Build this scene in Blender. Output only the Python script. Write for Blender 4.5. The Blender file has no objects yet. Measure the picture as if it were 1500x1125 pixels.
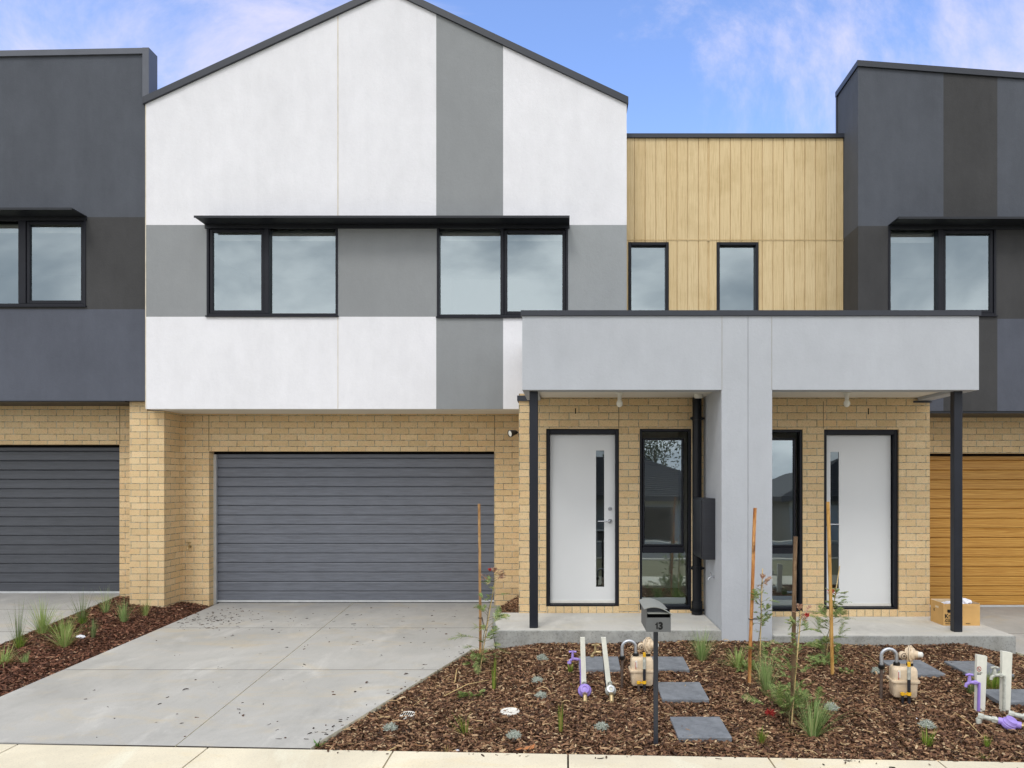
import bpy, math, random
import numpy as np
from mathutils import Vector, Matrix
random.seed(7); rng = np.random.default_rng(7)
C = bpy.context.scene.collection
F = 1100.0; CX = 830.0; CY = 705.0; H = 1.75
R = math.radians

def wx(x, Y): return (x-CX)*Y/F
def wz(y, Y): return H-(y-CY)*Y/F

# ---------------------------------------------------------------- helpers
class MB:
    def __init__(s): s.v = []; s.f = []; s.m = []; s.cur = 0; s.smooth = []
    def add(s, vs, fs, sm=False):
        o = len(s.v); s.v += [tuple(v) for v in vs]
        for f in fs: s.f.append([i+o for i in f]); s.m.append(s.cur); s.smooth.append(sm)
    def box(s, x0, x1, y0, y1, z0, z1):
        s.add([(x0,y0,z0),(x1,y0,z0),(x1,y1,z0),(x0,y1,z0),(x0,y0,z1),(x1,y0,z1),(x1,y1,z1),(x0,y1,z1)],
              [(0,3,2,1),(4,5,6,7),(0,1,5,4),(1,2,6,5),(2,3,7,6),(3,0,4,7)])
    def bbox(s, x0, x1, y0, y1, z0, z1, b=0.006):
        """box with chamfered edges"""
        xs=(x0,x1); ys=(y0,y1); zs=(z0,z1); V=[]; idx={}
        for i in (0,1):
            for j in (0,1):
                for k in (0,1):
                    sx=1 if i==0 else -1; sy=1 if j==0 else -1; sz=1 if k==0 else -1
                    idx[i,j,k,'x']=len(V); V.append((xs[i],ys[j]+sy*b,zs[k]+sz*b))
                    idx[i,j,k,'y']=len(V); V.append((xs[i]+sx*b,ys[j],zs[k]+sz*b))
                    idx[i,j,k,'z']=len(V); V.append((xs[i]+sx*b,ys[j]+sy*b,zs[k]))
        Fs=[]
        for i in (0,1):
            q=[idx[i,0,0,'x'],idx[i,1,0,'x'],idx[i,1,1,'x'],idx[i,0,1,'x']]; Fs.append(q if i else q[::-1])
            q=[idx[0,i,0,'y'],idx[1,i,0,'y'],idx[1,i,1,'y'],idx[0,i,1,'y']]; Fs.append(q[::-1] if i else q)
            q=[idx[0,0,i,'z'],idx[1,0,i,'z'],idx[1,1,i,'z'],idx[0,1,i,'z']]; Fs.append(q if i else q[::-1])
        for a in (0,1):
            for c in (0,1):
                Fs.append([idx[a,c,0,'x'],idx[a,c,0,'y'],idx[a,c,1,'y'],idx[a,c,1,'x']])
                Fs.append([idx[a,0,c,'x'],idx[a,0,c,'z'],idx[a,1,c,'z'],idx[a,1,c,'x']])
                Fs.append([idx[0,a,c,'y'],idx[0,a,c,'z'],idx[1,a,c,'z'],idx[1,a,c,'y']])
                for k in (0,1): pass
        for i in (0,1):
            for j in (0,1):
                for k in (0,1): Fs.append([idx[i,j,k,'x'],idx[i,j,k,'y'],idx[i,j,k,'z']])
        s.add(V,Fs)
    def prism_y(s, poly, y0, y1):
        """poly: list of (x,z); extruded along y"""
        n=len(poly); V=[(x,y0,z) for x,z in poly]+[(x,y1,z) for x,z in poly]
        s.add(V,[list(range(n)),list(range(2*n-1,n-1,-1))]+[(i,i+n,(i+1)%n+n,(i+1)%n) for i in range(n)])
    def prism_z(s, poly, z0, z1):
        n=len(poly); V=[(x,y,z0) for x,y in poly]+[(x,y,z1) for x,y in poly]
        s.add(V,[list(range(n-1,-1,-1)),list(range(n,2*n))]+[(i,(i+1)%n,(i+1)%n+n,i+n) for i in range(n)])
    def tube(s, pts, r, n=10, cap=True):
        pts=[Vector(p) for p in pts]; rs = r if isinstance(r,(list,tuple)) else [r]*len(pts)
        V=[]; up=None
        for i,p in enumerate(pts):
            t=(pts[min(i+1,len(pts)-1)]-pts[max(i-1,0)]).normalized()
            if up is None: up = t.cross(Vector((1,0,0)) if abs(t.x)<.9 else Vector((0,1,0))).normalized()
            a=(up-t*up.dot(t)).normalized(); up=a; b=t.cross(a)
            for k in range(n):
                th=2*math.pi*k/n; V.append(p+(a*math.cos(th)+b*math.sin(th))*rs[i])
        Fs=[(i*n+k,i*n+(k+1)%n,(i+1)*n+(k+1)%n,(i+1)*n+k) for i in range(len(pts)-1) for k in range(n)]
        s.add(V,Fs,True)
        if cap:
            o=len(V)-n; s.add([V[k] for k in range(n)],[list(range(n-1,-1,-1))]); s.add([V[o+k] for k in range(n)],[list(range(n))])
    def lathe(s, prof, c=(0,0,0), axis=(0,0,1), n=20):
        """prof: (r,h) along axis"""
        ax=Vector(axis).normalized(); a=ax.cross(Vector((1,0,0)) if abs(ax.x)<.9 else Vector((0,1,0))).normalized(); b=ax.cross(a); c=Vector(c)
        V=[c+ax*h+(a*math.cos(2*math.pi*k/n)+b*math.sin(2*math.pi*k/n))*max(r,1e-5) for r,h in prof for k in range(n)]
        Fs=[(i*n+k,i*n+(k+1)%n,(i+1)*n+(k+1)%n,(i+1)*n+k) for i in range(len(prof)-1) for k in range(n)]
        s.add(V,Fs,True)
    def build(s, name, mats, parent=None, world=True, loc=None):
        me=bpy.data.meshes.new(name); me.from_pydata(s.v,[],s.f)
        if not isinstance(mats,(list,tuple)): mats=[mats]
        for m in mats: me.materials.append(m)
        me.polygons.foreach_set('material_index',s.m); me.polygons.foreach_set('use_smooth',s.smooth)
        me.validate(); me.update()
        if any(s.smooth): me.set_sharp_from_angle(angle=R(38))
        o=bpy.data.objects.new(name,me); C.objects.link(o)
        if parent is not None:
            o.parent=parent
            if world:
                p=parent; L=Vector((0,0,0))
                while p is not None: L+=Vector(p.location); p=p.parent
                o.location=-L
        if loc is not None: o.location=loc
        return o

def empty(name, loc, label, cat, group=None, rz=0):
    o=bpy.data.objects.new(name,None); C.objects.link(o); o.location=loc; o.rotation_euler=(0,0,rz)
    o.empty_display_size=.1; return tag(o,label,cat,group)
def tag(o,label=None,cat=None,group=None,kind=None):
    if label: o['label']=label
    if cat: o['category']=cat
    if group: o['group']=group
    if kind: o['kind']=kind
    return o

# ---------------------------------------------------------------- materials
def lin(c):
    return tuple(((x/255)/12.92 if x/255<=.04045 else ((x/255+.055)/1.055)**2.4) for x in c)
class NT:
    def __init__(s,name):
        s.mat=bpy.data.materials.new(name); s.mat.use_nodes=True; s.t=s.mat.node_tree; s.n=s.t.nodes; s.l=s.t.links
        s.b=s.n['Principled BSDF']; s.tc=s.n.new('ShaderNodeTexCoord').outputs['Object']
    def link(s,a,b): s.l.new(a,b)
    def set(s,node,k,v):
        if hasattr(v,'links') or isinstance(v,bpy.types.NodeSocket): s.l.new(v,node.inputs[k])
        else:
            if isinstance(v,tuple) and len(v)==3 and node.inputs[k].type=='RGBA': v=v+(1,)
            node.inputs[k].default_value=v
    def noise(s,scale,detail=4,rough=.55,vec=None,dist=0):
        n=s.n.new('ShaderNodeTexNoise'); s.set(n,'Vector',vec or s.tc); s.set(n,'Scale',scale); s.set(n,'Detail',detail); s.set(n,'Roughness',rough); s.set(n,'Distortion',dist); return n.outputs['Fac']
    def mapping(s,scale=(1,1,1),loc=(0,0,0),rot=(0,0,0),vec=None):
        n=s.n.new('ShaderNodeMapping'); s.set(n,'Vector',vec or s.tc); n.inputs['Scale'].default_value=scale; n.inputs['Location'].default_value=loc; n.inputs['Rotation'].default_value=rot; return n.outputs[0]
    def ramp(s,fac,stops,interp='LINEAR'):
        n=s.n.new('ShaderNodeValToRGB'); s.set(n,'Fac',fac); e=n.color_ramp; e.interpolation=interp
        while len(e.elements)<len(stops): e.elements.new(.5)
        for el,(p,c) in zip(e.elements,stops):
            el.position=p; el.color=(c+(1,)) if isinstance(c,tuple) else (c,c,c,1)
        return n.outputs['Color']
    def mix(s,fac,a,b,mode='MIX'):
        n=s.n.new('ShaderNodeMix'); n.data_type='RGBA'; n.blend_type=mode
        for k,v in ((0,fac),(6,a),(7,b)):
            if isinstance(v,bpy.types.NodeSocket): s.l.new(v,n.inputs[k])
            else: n.inputs[k].default_value = v if k==0 else (v+(1,) if len(v)==3 else v)
        return n.outputs[2]
    def math(s,op,a,b=0,c=None):
        n=s.n.new('ShaderNodeMath'); n.operation=op; s.set(n,0,a); s.set(n,1,b)
        if c is not None: s.set(n,2,c)
        return n.outputs[0]
    def sep(s,vec=None):
        n=s.n.new('ShaderNodeSeparateXYZ'); s.l.new(vec or s.tc,n.inputs[0]); return n.outputs
    def comb(s,x=0,y=0,z=0):
        n=s.n.new('ShaderNodeCombineXYZ'); s.set(n,0,x); s.set(n,1,y); s.set(n,2,z); return n.outputs[0]
    def bump(s,h,strength=.3,dist=.01,normal=None):
        n=s.n.new('ShaderNodeBump'); s.set(n,'Height',h); s.set(n,'Strength',strength); s.set(n,'Distance',dist)
        if normal is not None: s.l.new(normal,n.inputs['Normal'])
        return n.outputs[0]
    def fin(s,col=None,rough=None,nrm=None,spec=None,metal=None):
        if col is not None: s.set(s.b,'Base Color',col)
        if rough is not None: s.set(s.b,'Roughness',rough)
        if nrm is not None: s.l.new(nrm,s.b.inputs['Normal'])
        if spec is not None: s.b.inputs['Specular IOR Level'].default_value=spec
        if metal is not None: s.b.inputs['Metallic'].default_value=metal
        return s.mat
def plain(name,rgb,rough=.5,spec=.5,metal=0,var=.12,scale=9,bump=.0):
    t=NT(name); c=lin(rgb); n=t.noise(scale,5)
    col=t.mix(t.ramp(n,[(.3,0.0),(.7,1.0)]),tuple(x*(1-var) for x in c),tuple(min(1,x*(1+var)) for x in c))
    nr=t.bump(t.noise(scale*12,3),bump,.002) if bump else None
    return t.fin(col,rough,nr,spec,metal)
def render_mat(name,rgb,var=.05):
    """acrylic render: trowelled, faint mottling and vertical grime"""
    t=NT(name); c=lin(rgb)
    m=t.noise(1.1,6,.6); m2=t.noise(6,5,.65,vec=t.mapping((1,1,.45))); streak=t.noise(1.0,4,.6,vec=t.mapping((5,5,.35)))
    f=t.math('ADD',t.math('MULTIPLY',m,.45),t.math('ADD',t.math('MULTIPLY',m2,.35),t.math('MULTIPLY',streak,.2)))
    k=t.ramp(f,[(.3,0.0),(.7,1.0)])
    col=t.mix(k,tuple(x*(1-var*1.7) for x in c),tuple(min(.9,x*(1+var)) for x in c))
    fine=t.noise(260,3,.7); mid=t.noise(30,4,.6); broad=t.noise(2.2,3)
    h=t.math('ADD',t.math('MULTIPLY',fine,.35),t.math('ADD',t.math('MULTIPLY',mid,.5),t.math('MULTIPLY',broad,1.6)))
    col=t.mix(t.math('MULTIPLY',t.ramp(t.noise(170,2,.8),[(.3,1.0),(.5,0.0)]),.13),col,tuple(x*.6 for x in c))
    return t.fin(col,.85,t.bump(h,.6,.008),.3)
def brick_mat(name,soldier=False):
    t=NT(name); s=t.sep(); u=t.math('ADD',s[0],s[1]); z=s[2]
    wob=t.noise(9,2)
    u=t.math('ADD',u,t.math('MULTIPLY',t.math('SUBTRACT',wob,.5),.006)); z=t.math('ADD',z,t.math('MULTIPLY',t.math('SUBTRACT',t.noise(7,2,vec=t.mapping(loc=(3,1,7))),.5),.006))
    v=t.comb(u,z,0)
    def bt(c1,c2,mo,bias=0):
        b=t.n.new('ShaderNodeTexBrick'); t.l.new(v,b.inputs['Vector'])
        b.offset=.5; b.inputs['Scale'].default_value=1
        b.inputs['Brick Width'].default_value=.0985 if soldier else .24; b.inputs['Row Height'].default_value=.3 if soldier else .086
        if soldier: b.offset=0
        b.inputs['Mortar Size'].default_value=.0045; b.inputs['Mortar Smooth'].default_value=.25; b.inputs['Bias'].default_value=bias
        b.inputs['Color1'].default_value=c1+(1,); b.inputs['Color2'].default_value=c2+(1,); b.inputs['Mortar'].default_value=mo+(1,)
        return b
    b=bt(lin((226,202,160)),lin((216,189,144)),lin((176,166,142)))
    n1=t.noise(70,4,.7); n2=t.noise(14,4,.6)
    col=t.mix(t.math('MULTIPLY',t.ramp(n2,[(.45,0.0),(.75,1.0)]),.45),b.outputs['Color'],lin((232,190,148)))
    col=t.mix(t.math('MULTIPLY',t.ramp(n1,[(.52,0.0),(.66,1.0)]),.42),col,lin((158,128,90)))
    col=t.mix(t.math('MULTIPLY',t.ramp(t.noise(190,2,.8),[(.33,1.0),(.45,0.0)]),.4),col,lin((128,100,66)))
    pt=t.n.new('ShaderNodeTexWhiteNoise'); pt.noise_dimensions='2D'; row=t.math('FLOOR',t.math('DIVIDE',z,.086)); ub=t.math('FLOOR',t.math('ADD',t.math('DIVIDE',u,.24),t.math('MULTIPLY',t.math('ADD',row,1),.5))); t.l.new(t.comb(ub,row,0),pt.inputs['Vector'])
    if not soldier: col=t.mix(1.0,col,t.ramp(pt.outputs['Value'],[(0.0,(.92,.91,.89)),(.5,(1.0,1.0,1.0)),(1.0,(1.0,.97,.92))]),'MULTIPLY')
    col=t.mix(t.math('MULTIPLY',t.ramp(t.noise(1.3,5,.7,vec=t.mapping(loc=(7,2,5))),[(.5,0.0),(.75,1.0)]),.28),col,lin((172,146,108)))
    gr=t.noise(22,3,.7,vec=t.mapping(loc=(5,2,1)))
    mor=t.ramp(gr,[(.36,lin((112,104,84))),(.58,lin((184,177,156)))])
    col=t.mix(b.outputs['Fac'],col,mor)
    h=t.math('SUBTRACT',t.math('MULTIPLY',n1,.35),t.math('MULTIPLY',b.outputs['Fac'],1.0))
    return t.fin(col,.88,t.bump(h,.9,.006),.25)
def wood_clad(name):
    t=NT(name); s=t.sep(); bid=t.math('FLOOR',t.math('DIVIDE',t.math('SUBTRACT',s[0],.79),.1465))
    off=t.math('MULTIPLY',bid,3.71); wn=t.n.new('ShaderNodeTexWhiteNoise'); wn.noise_dimensions='1D'; t.l.new(bid,wn.inputs['W'])
    v=t.comb(t.math('MULTIPLY',s[0],1),s[1],t.math('ADD',s[2],off))
    w=t.n.new('ShaderNodeTexWave'); w.wave_type='BANDS'; w.bands_direction='X'
    t.l.new(t.mapping((1,1,.07),vec=v),w.inputs['Vector']); w.inputs['Scale'].default_value=14; w.inputs['Distortion'].default_value=7; w.inputs['Detail'].default_value=3; w.inputs['Detail Scale'].default_value=1.6
    g=t.noise(60,4,.65,vec=t.mapping((1,1,.05),vec=v)); bl=t.noise(2.5,4,.6)
    base=t.mix(wn.outputs['Value'],lin((218,194,148)),lin((224,202,158)))
    col=t.mix(t.math('MULTIPLY',w.outputs['Fac'],.22),base,lin((178,148,94)))
    col=t.mix(t.math('MULTIPLY',t.ramp(g,[(.5,0.0),(.72,1.0)]),.45),col,lin((166,136,84)))
    col=t.mix(t.math('MULTIPLY',t.ramp(bl,[(.45,0.0),(.7,1.0)]),.3),col,lin((178,150,98)))
    h=t.math('ADD',t.math('MULTIPLY',w.outputs['Fac'],.8),g)
    return t.fin(col,.62,t.bump(h,.35,.003),.35)
def wood_door(name):
    t=NT(name); s=t.sep(); bid=t.math('FLOOR',t.math('DIVIDE',s[2],.1315))
    v=t.comb(t.math('ADD',s[0],t.math('MULTIPLY',bid,2.3)),s[1],s[2])
    w=t.n.new('ShaderNodeTexWave'); w.bands_direction='Z'; t.l.new(t.mapping((.055,1,1),vec=v),w.inputs['Vector']); w.inputs['Scale'].default_value=15; w.inputs['Distortion'].default_value=9; w.inputs['Detail'].default_value=3; w.inputs['Detail Scale'].default_value=1.4
    g=t.noise(90,4,.6,vec=t.mapping((.03,1,1),vec=v))
    col=t.ramp(t.math('ADD',t.math('MULTIPLY',w.outputs['Fac'],.6),t.math('MULTIPLY',g,.4)),[(.2,lin((164,114,44))),(.5,lin((184,134,58))),(.8,lin((200,154,78)))])
    return t.fin(col,.42,None,.4)
def metal_door(name,rgb):
    t=NT(name); c=lin(rgb); g=t.noise(50,4,.7,vec=t.mapping((.06,1,1))); b=t.noise(2,4)
    col=t.mix(t.ramp(g,[(.35,0.0),(.65,1.0)]),tuple(x*.8 for x in c),tuple(x*1.2 for x in c))
    col=t.mix(t.math('MULTIPLY',t.ramp(b,[(.45,0.0),(.75,1.0)]),.25),col,tuple(x*1.3+.01 for x in c))
    return t.fin(col,.36,t.bump(g,.3,.002),.6)
def concrete(name,rgb,stain=(196,176,134),dirty=True,joint=None,fine=1.0,dark_y=False):
    t=NT(name); c=lin(rgb)
    big=t.noise(.8,6,.62,dist=.6); swirl=t.noise(2.2,7,.65,vec=t.mapping((1,.5,1),rot=(0,0,.5)),dist=.5); gr=t.noise(110,4,.7)
    col=t.mix(t.ramp(big,[(.32,0.0),(.68,1.0)]),tuple(x*.86 for x in c),tuple(x*1.1 for x in c))
    col=t.mix(t.math('MULTIPLY',t.ramp(swirl,[(.55,0.0),(.72,1.0)]),.55),col,tuple(min(.85,x*1.36) for x in c))
    col=t.mix(t.math('MULTIPLY',t.ramp(t.noise(1.7,6,.7,vec=t.mapping((.7,1.4,1),loc=(4,4,0)),dist=.9),[(.52,0.0),(.74,1.0)]),.45),col,lin(stain))
    col=t.mix(t.math('MULTIPLY',t.ramp(t.noise(2.9,7,.7,vec=t.mapping((1.4,.6,1),loc=(1,9,0)),dist=.4),[(.5,0.0),(.8,1.0)]),.28 if dirty else .1),col,lin((118,116,112)))
    col=t.mix(t.math('MULTIPLY',t.ramp(gr,[(.3,1.0),(.5,0.0)]),.28*fine),col,tuple(x*.5 for x in c))
    if dark_y:   # tyre and soil grime brought out of the garage, a patch with its own ragged outline
        s=t.sep(); d=t.math('ADD',s[1],t.math('MULTIPLY',t.noise(2.4,5,.7),1.3))
        col=t.mix(t.math('MULTIPLY',t.ramp(t.math('MULTIPLY',t.math('SUBTRACT',d,10.1),.6),[(0.0,0.0),(.9,1.0)]),.55),col,lin((108,108,112)))
    return t.fin(col,.82,t.bump(t.math('ADD',gr,t.math('MULTIPLY',t.noise(9,4),1.2)),.3,.004),.3)
def slab_side(name):
    t=NT(name); s=t.sep()
    col=t.mix(t.ramp(t.noise(3,5,.6),[(.3,0.0),(.7,1.0)]),lin((150,152,150)),lin((188,188,182)))
    st=t.noise(1.5,5,.6,vec=t.mapping((2,2,.8)))
    col=t.mix(t.math('MULTIPLY',t.ramp(st,[(.42,0.0),(.66,1.0)]),.6),col,lin((104,104,98)))
    col=t.mix(t.math('MULTIPLY',t.ramp(t.noise(45,4,.7),[(.52,0.0),(.62,1.0)]),.35),col,lin((88,86,78)))
    return t.fin(col,.85,t.bump(t.noise(60,4),.4,.005),.3)
def glass_mat(name,refl=.3,tint=(.93,.95,.94),k2=.0):
    t=NT(name); t.n.remove(t.b); out=t.n['Material Output']
    gl=t.n.new('ShaderNodeBsdfGlossy'); gl.inputs['Roughness'].default_value=.004; gl.inputs['Color'].default_value=(.80,.93,.98,1)
    tr=t.n.new('ShaderNodeBsdfTransparent'); tr.inputs['Color'].default_value=tint+(1,)
    lw=t.n.new('ShaderNodeFresnel'); lw.inputs['IOR'].default_value=1.5
    f=t.math('MINIMUM',t.math('ADD',lw.outputs[0],refl-.04),1.0)
    mx=t.n.new('ShaderNodeMixShader'); t.l.new(f,mx.inputs[0]); t.l.new(tr.outputs[0],mx.inputs[1]); t.l.new(gl.outputs[0],mx.inputs[2])
    w=t.noise(1.6,2,.4); t.l.new(t.bump(w,.05,.02),gl.inputs['Normal'])
    t.l.new(mx.outputs[0],out.inputs[0]); return t.mat
def island_mat(name,stops,rough=.7,spec=.25,trans=0,tipcol=None):
    t=NT(name); g=t.n.new('ShaderNodeNewGeometry'); col=t.ramp(g.outputs['Random Per Island'],stops)
    col=t.mix(t.ramp(t.noise(40,3,.6),[(.3,0.0),(.7,.2)]),col,(0.02,.015,.01))
    if 'bark' in name: col=t.mix(t.ramp(t.noise(1.6,5,.6),[(.35,0.0),(.75,.28)]),col,(0.035,.022,.016))
    if trans:
        t.fin(col,rough,None,spec)
        tl=t.n.new('ShaderNodeBsdfTranslucent'); t.l.new(col,tl.inputs['Color'])
        mx=t.n.new('ShaderNodeMixShader'); mx.inputs[0].default_value=trans
        t.l.new(t.b.outputs[0],mx.inputs[1]); t.l.new(tl.outputs[0],mx.inputs[2]); t.l.new(mx.outputs[0],t.n['Material Output'].inputs[0]); return t.mat
    return t.fin(col,rough,None,spec)
def stake_mat(name,a,b,c):
    t=NT(name); g=t.noise(3,5,.7,vec=t.mapping((14,14,1.6))); k=t.noise(9,4,.7,vec=t.mapping((1,1,.8)))
    col=t.ramp(g,[(.35,lin(a)),(.5,lin(b)),(.68,lin(c))])
    col=t.mix(t.math('MULTIPLY',t.ramp(k,[(.56,0.0),(.66,1.0)]),.6),col,lin((60,34,18)))
    return t.fin(col,.7,t.bump(g,.4,.003),.3)

M={}
M['white']=render_mat('white_render',(232,232,236),.06)
M['mid']=render_mat('mid_grey_render',(144,147,149),.06)
M['light']=render_mat('light_grey_render',(184,188,194),.06)
M['dA']=render_mat('slate_render',(84,88,96),.13)
M['dB']=render_mat('charcoal_render',(69,69,70),.14)
M['soff']=plain('soffit_paint',(226,222,212),.7,.3,0,.03,2)
M['cap']=plain('dark_metal_trim',(44,48,57),.42,.5,0,.12,3)
M['capm']=plain('grey_metal_flashing',(84,88,98),.4,.5,0,.1,3)
M['frame']=plain('window_frame_paint',(21,23,32),.45,.3,0,.15,5)
M['hood']=plain('hood_paint',(30,33,40),.45,.4,0,.1,4)
M['brick']=brick_mat('cream_brick'); M['sill']=brick_mat('sill_brick',True)
M['clad']=wood_clad('timber_look_cladding')
M['joint']=plain('sealant_cream',(208,198,180),.8,.2,0,.15,9)
M['jdark']=plain('sealant_dark',(120,108,84),.8,.2,0,.15,9)
M['jgrey']=plain('sealant_grey',(168,166,162),.8,.2,0,.12,9)
M['gdoor']=metal_door('grey_garage_door',(99,103,112)); M['gdoor2']=metal_door('charcoal_garage_door',(66,69,76)); M['wdoor']=wood_door('timber_garage_door')
M['seal']=plain('aluminium_strip',(205,208,210),.35,.5,.4,.08,8); M['rubber']=plain('black_rubber',(18,18,20),.7,.3)
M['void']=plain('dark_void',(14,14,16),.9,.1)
M['drive']=concrete('driveway_concrete',(178,176,171),dark_y=True); M['path']=concrete('footpath_concrete',(224,214,190),stain=(226,204,158),dirty=False,fine=1.3)
M['slab']=concrete('porch_concrete',(198,196,190),stain=(206,196,170)); M['slabside']=slab_side('porch_slab_edge')
M['kerbside']=plain('concrete_edge',(206,200,176),.85,.2,0,.2,14,.3)
M['glass']=glass_mat('window_glass',.33); M['glassd']=glass_mat('door_glass',.15,(.3,.31,.32))
M['doorp']=plain('white_door_paint',(218,220,221),.4,.45,0,.025,1.5)
M['chrome']=plain('satin_chrome',(190,192,196),.22,.5,.95,.05,20)
M['room']=plain('interior_plaster',(228,228,222),.9,.1,0,.04,2); M['floorin']=plain('interior_floor',(120,112,100),.6,.3,0,.15,5)
M['post']=plain('post_paint',(30,33,42),.42,.35,0,.15,4); M['pvc']=plain('black_downpipe',(12,14,20),.4,.35,0,.1,5)
M['mbox']=metal_door('meter_box_steel',(36,38,45))
M['bulb']=plain('opal_glass',(235,232,220),.25,.5,0,.02,3); M['wplastic']=plain('white_plastic',(226,224,216),.45,.4,0,.05,7)
M['bplastic']=plain('black_plastic',(20,20,22),.35,.5)
M['brass']=plain('aged_brass',(178,158,118),.38,.5,.75,.25,30); M['galv']=plain('galvanised_pipe',(186,190,196),.35,.5,.7,.15,25)
M['purple']=plain('lilac_plastic',(160,138,212),.42,.45,0,.18,22); M['lilacp']=plain('lilac_pipe',(150,126,205),.4,.45,0,.1,10)
M['beige']=plain('beige_enamel',(216,196,168),.5,.4,0,.16,20); M['wpost']=plain('white_painted_stake',(226,226,214),.7,.3,0,.09,12,.2)
M['greyw']=plain('weathered_white_brass',(186,188,178),.5,.4,.2,.28,40); M['blackp']=plain('black_poly_pipe',(34,36,44),.5,.4); M['rust']=plain('dull_steel_pipe',(98,84,76),.6,.4,.3,.3,40)
M['yellow']=plain('yellow_plastic',(232,180,40),.45,.4); M['red']=plain('red_print',(176,44,38),.6,.3)
M['mail']=plain('mailbox_steel',(100,102,103),.5,.35,0,.08,10); M['mailtop']=plain('mailbox_roof_steel',(140,142,137),.45,.45,0,.08,10); M['ink']=plain('black_lettering',(18,18,20),.5,.3)
M['card']=plain('corrugated_card',(206,164,104),.8,.2,0,.06,8,.1); M['cardin']=plain('card_inside',(222,202,170),.85,.2); M['paper']=plain('white_paper',(232,232,240),.8,.2)
M['paver']=NT('bluestone_paver').fin
def _pv():
    t=NT('bluestone_paver'); n=t.noise(9,6,.7,dist=.5); sp=t.noise(120,3,.8)
    col=t.mix(t.ramp(n,[(.3,0.0),(.7,1.0)]),lin((98,102,108)),lin((136,140,146)))
    col=t.mix(t.math('MULTIPLY',t.ramp(sp,[(.55,0.0),(.65,1.0)]),.4),col,lin((70,72,78)))
    col=t.mix(t.math('MULTIPLY',t.ramp(t.noise(5,4,.7,vec=t.mapping(loc=(2,8,3))),[(.62,0.0),(.72,1.0)]),.7),col,lin((190,182,160)))
    return t.fin(col,.7,t.bump(sp,.3,.003),.35)
M['paver']=_pv()
def _soil():
    t=NT('soil'); col=t.mix(t.ramp(t.noise(30,5,.7),[(.3,0.0),(.7,1.0)]),lin((48,34,26)),lin((92,70,54)))
    return t.fin(col,.95,t.bump(t.noise(50,5,.7),.8,.02),.1)
M['soil']=_soil()
M['gap']=plain('dark_joint_soil',(70,64,56),.95,.1)
M['bark']=island_mat('bark_chip',[(0.0,lin((56,42,34))),(.25,lin((96,68,52))),(.5,lin((126,90,67))),(.72,lin((152,114,86))),(.9,lin((184,148,112))),(1.0,lin((216,190,152)))],.75,.25)
M['barkd']=island_mat('bark_chip_dark',[(0.0,lin((62,45,38))),(.4,lin((104,70,56))),(.75,lin((136,92,72))),(.93,lin((156,108,84))),(1.0,lin((204,168,136)))],.75,.2)
M['strand']=island_mat('strand',[(0.0,lin((150,112,78))),(1.0,lin((212,184,140)))],.8,.2)
M['litter']=island_mat('litter_chip',[(0.0,lin((30,24,22))),(.6,lin((62,44,36))),(1.0,lin((96,72,56)))],.8,.2)
M['grass']=island_mat('grass_blade',[(0.0,lin((120,148,74))),(.4,lin((154,182,98))),(.8,lin((188,206,132))),(1.0,lin((214,200,150)))],.55,.3,.25)
M['grassy']=island_mat('strappy_blade',[(0.0,lin((78,108,34))),(.5,lin((120,150,52))),(.9,lin((160,170,80))),(1.0,lin((190,160,100)))],.5,.3,.25)
M['grassb']=island_mat('blue_green_blade',[(0.0,lin((116,146,84))),(.5,lin((154,182,112))),(.9,lin((192,210,146))),(1.0,lin((214,206,158)))],.55,.3,.25)
M['grassd']=island_mat('dark_fine_blade',[(0.0,lin((88,110,62))),(.6,lin((122,146,88))),(1.0,lin((144,140,104)))],.6,.25,.2)
M['grev']=island_mat('grevillea_leaf',[(0.0,lin((98,122,66))),(.5,lin((134,158,92))),(.85,lin((174,192,116))),(1.0,lin((204,176,136)))],.55,.3,.25)
M['silver']=island_mat('silver_leaf',[(0.0,lin((158,168,158))),(.5,lin((194,202,190))),(1.0,lin((226,230,218)))],.8,.2,.1)
M['dry']=island_mat('dry_blade',[(0.0,lin((140,116,70))),(.6,lin((184,158,104))),(1.0,lin((210,186,130)))],.8,.2,.15)
M['flower']=island_mat('red_petal',[(0.0,lin((150,28,34))),(.6,lin((196,52,52))),(1.0,lin((224,110,96)))],.5,.3,.2)
M['bud']=island_mat('pinkish_shoot',[(0.0,lin((140,96,80))),(.6,lin((188,148,122))),(1.0,lin((214,190,160)))],.6,.3,.2)
M['stem']=plain('plant_stem',(112,104,72),.7,.2); M['cane']=stake_mat('bamboo_cane',(190,160,104),(212,184,128),(226,204,156))
M['st_brown']=stake_mat('hardwood_stake_brown',(116,82,50),(160,122,80),(190,156,110)); M['st_or']=stake_mat('hardwood_stake_orange',(126,70,36),(186,128,72),(220,172,116))
M['st_dk']=stake_mat('hardwood_stake_dark',(84,66,50),(112,90,68),(136,112,86)); M['st_yl']=stake_mat('hardwood_stake_yellow',(160,116,56),(190,146,80),(206,168,104))
M['tie']=M['bplastic']
M['asphalt']=plain('asphalt',(98,97,94),.85,.3,0,.2,30,.4); M['lawn']=plain('verge_dry_grass',(140,134,104),.9,.1,0,.35,14,.6)
M['rtile']=plain('dark_roof_tile',(62,62,66),.6,.4,0,.2,12); M['owall']=plain('opposite_brick',(176,170,158),.85,.2,0,.1,6); M['tleaf']=island_mat('tree_leaf',[(0.0,lin((36,48,26))),(.6,lin((62,78,44))),(1.0,lin((92,104,62)))],.6,.2,.2); M['bark2']=plain('trunk_bark',(96,84,70),.9,.1,0,.2,8)

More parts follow.
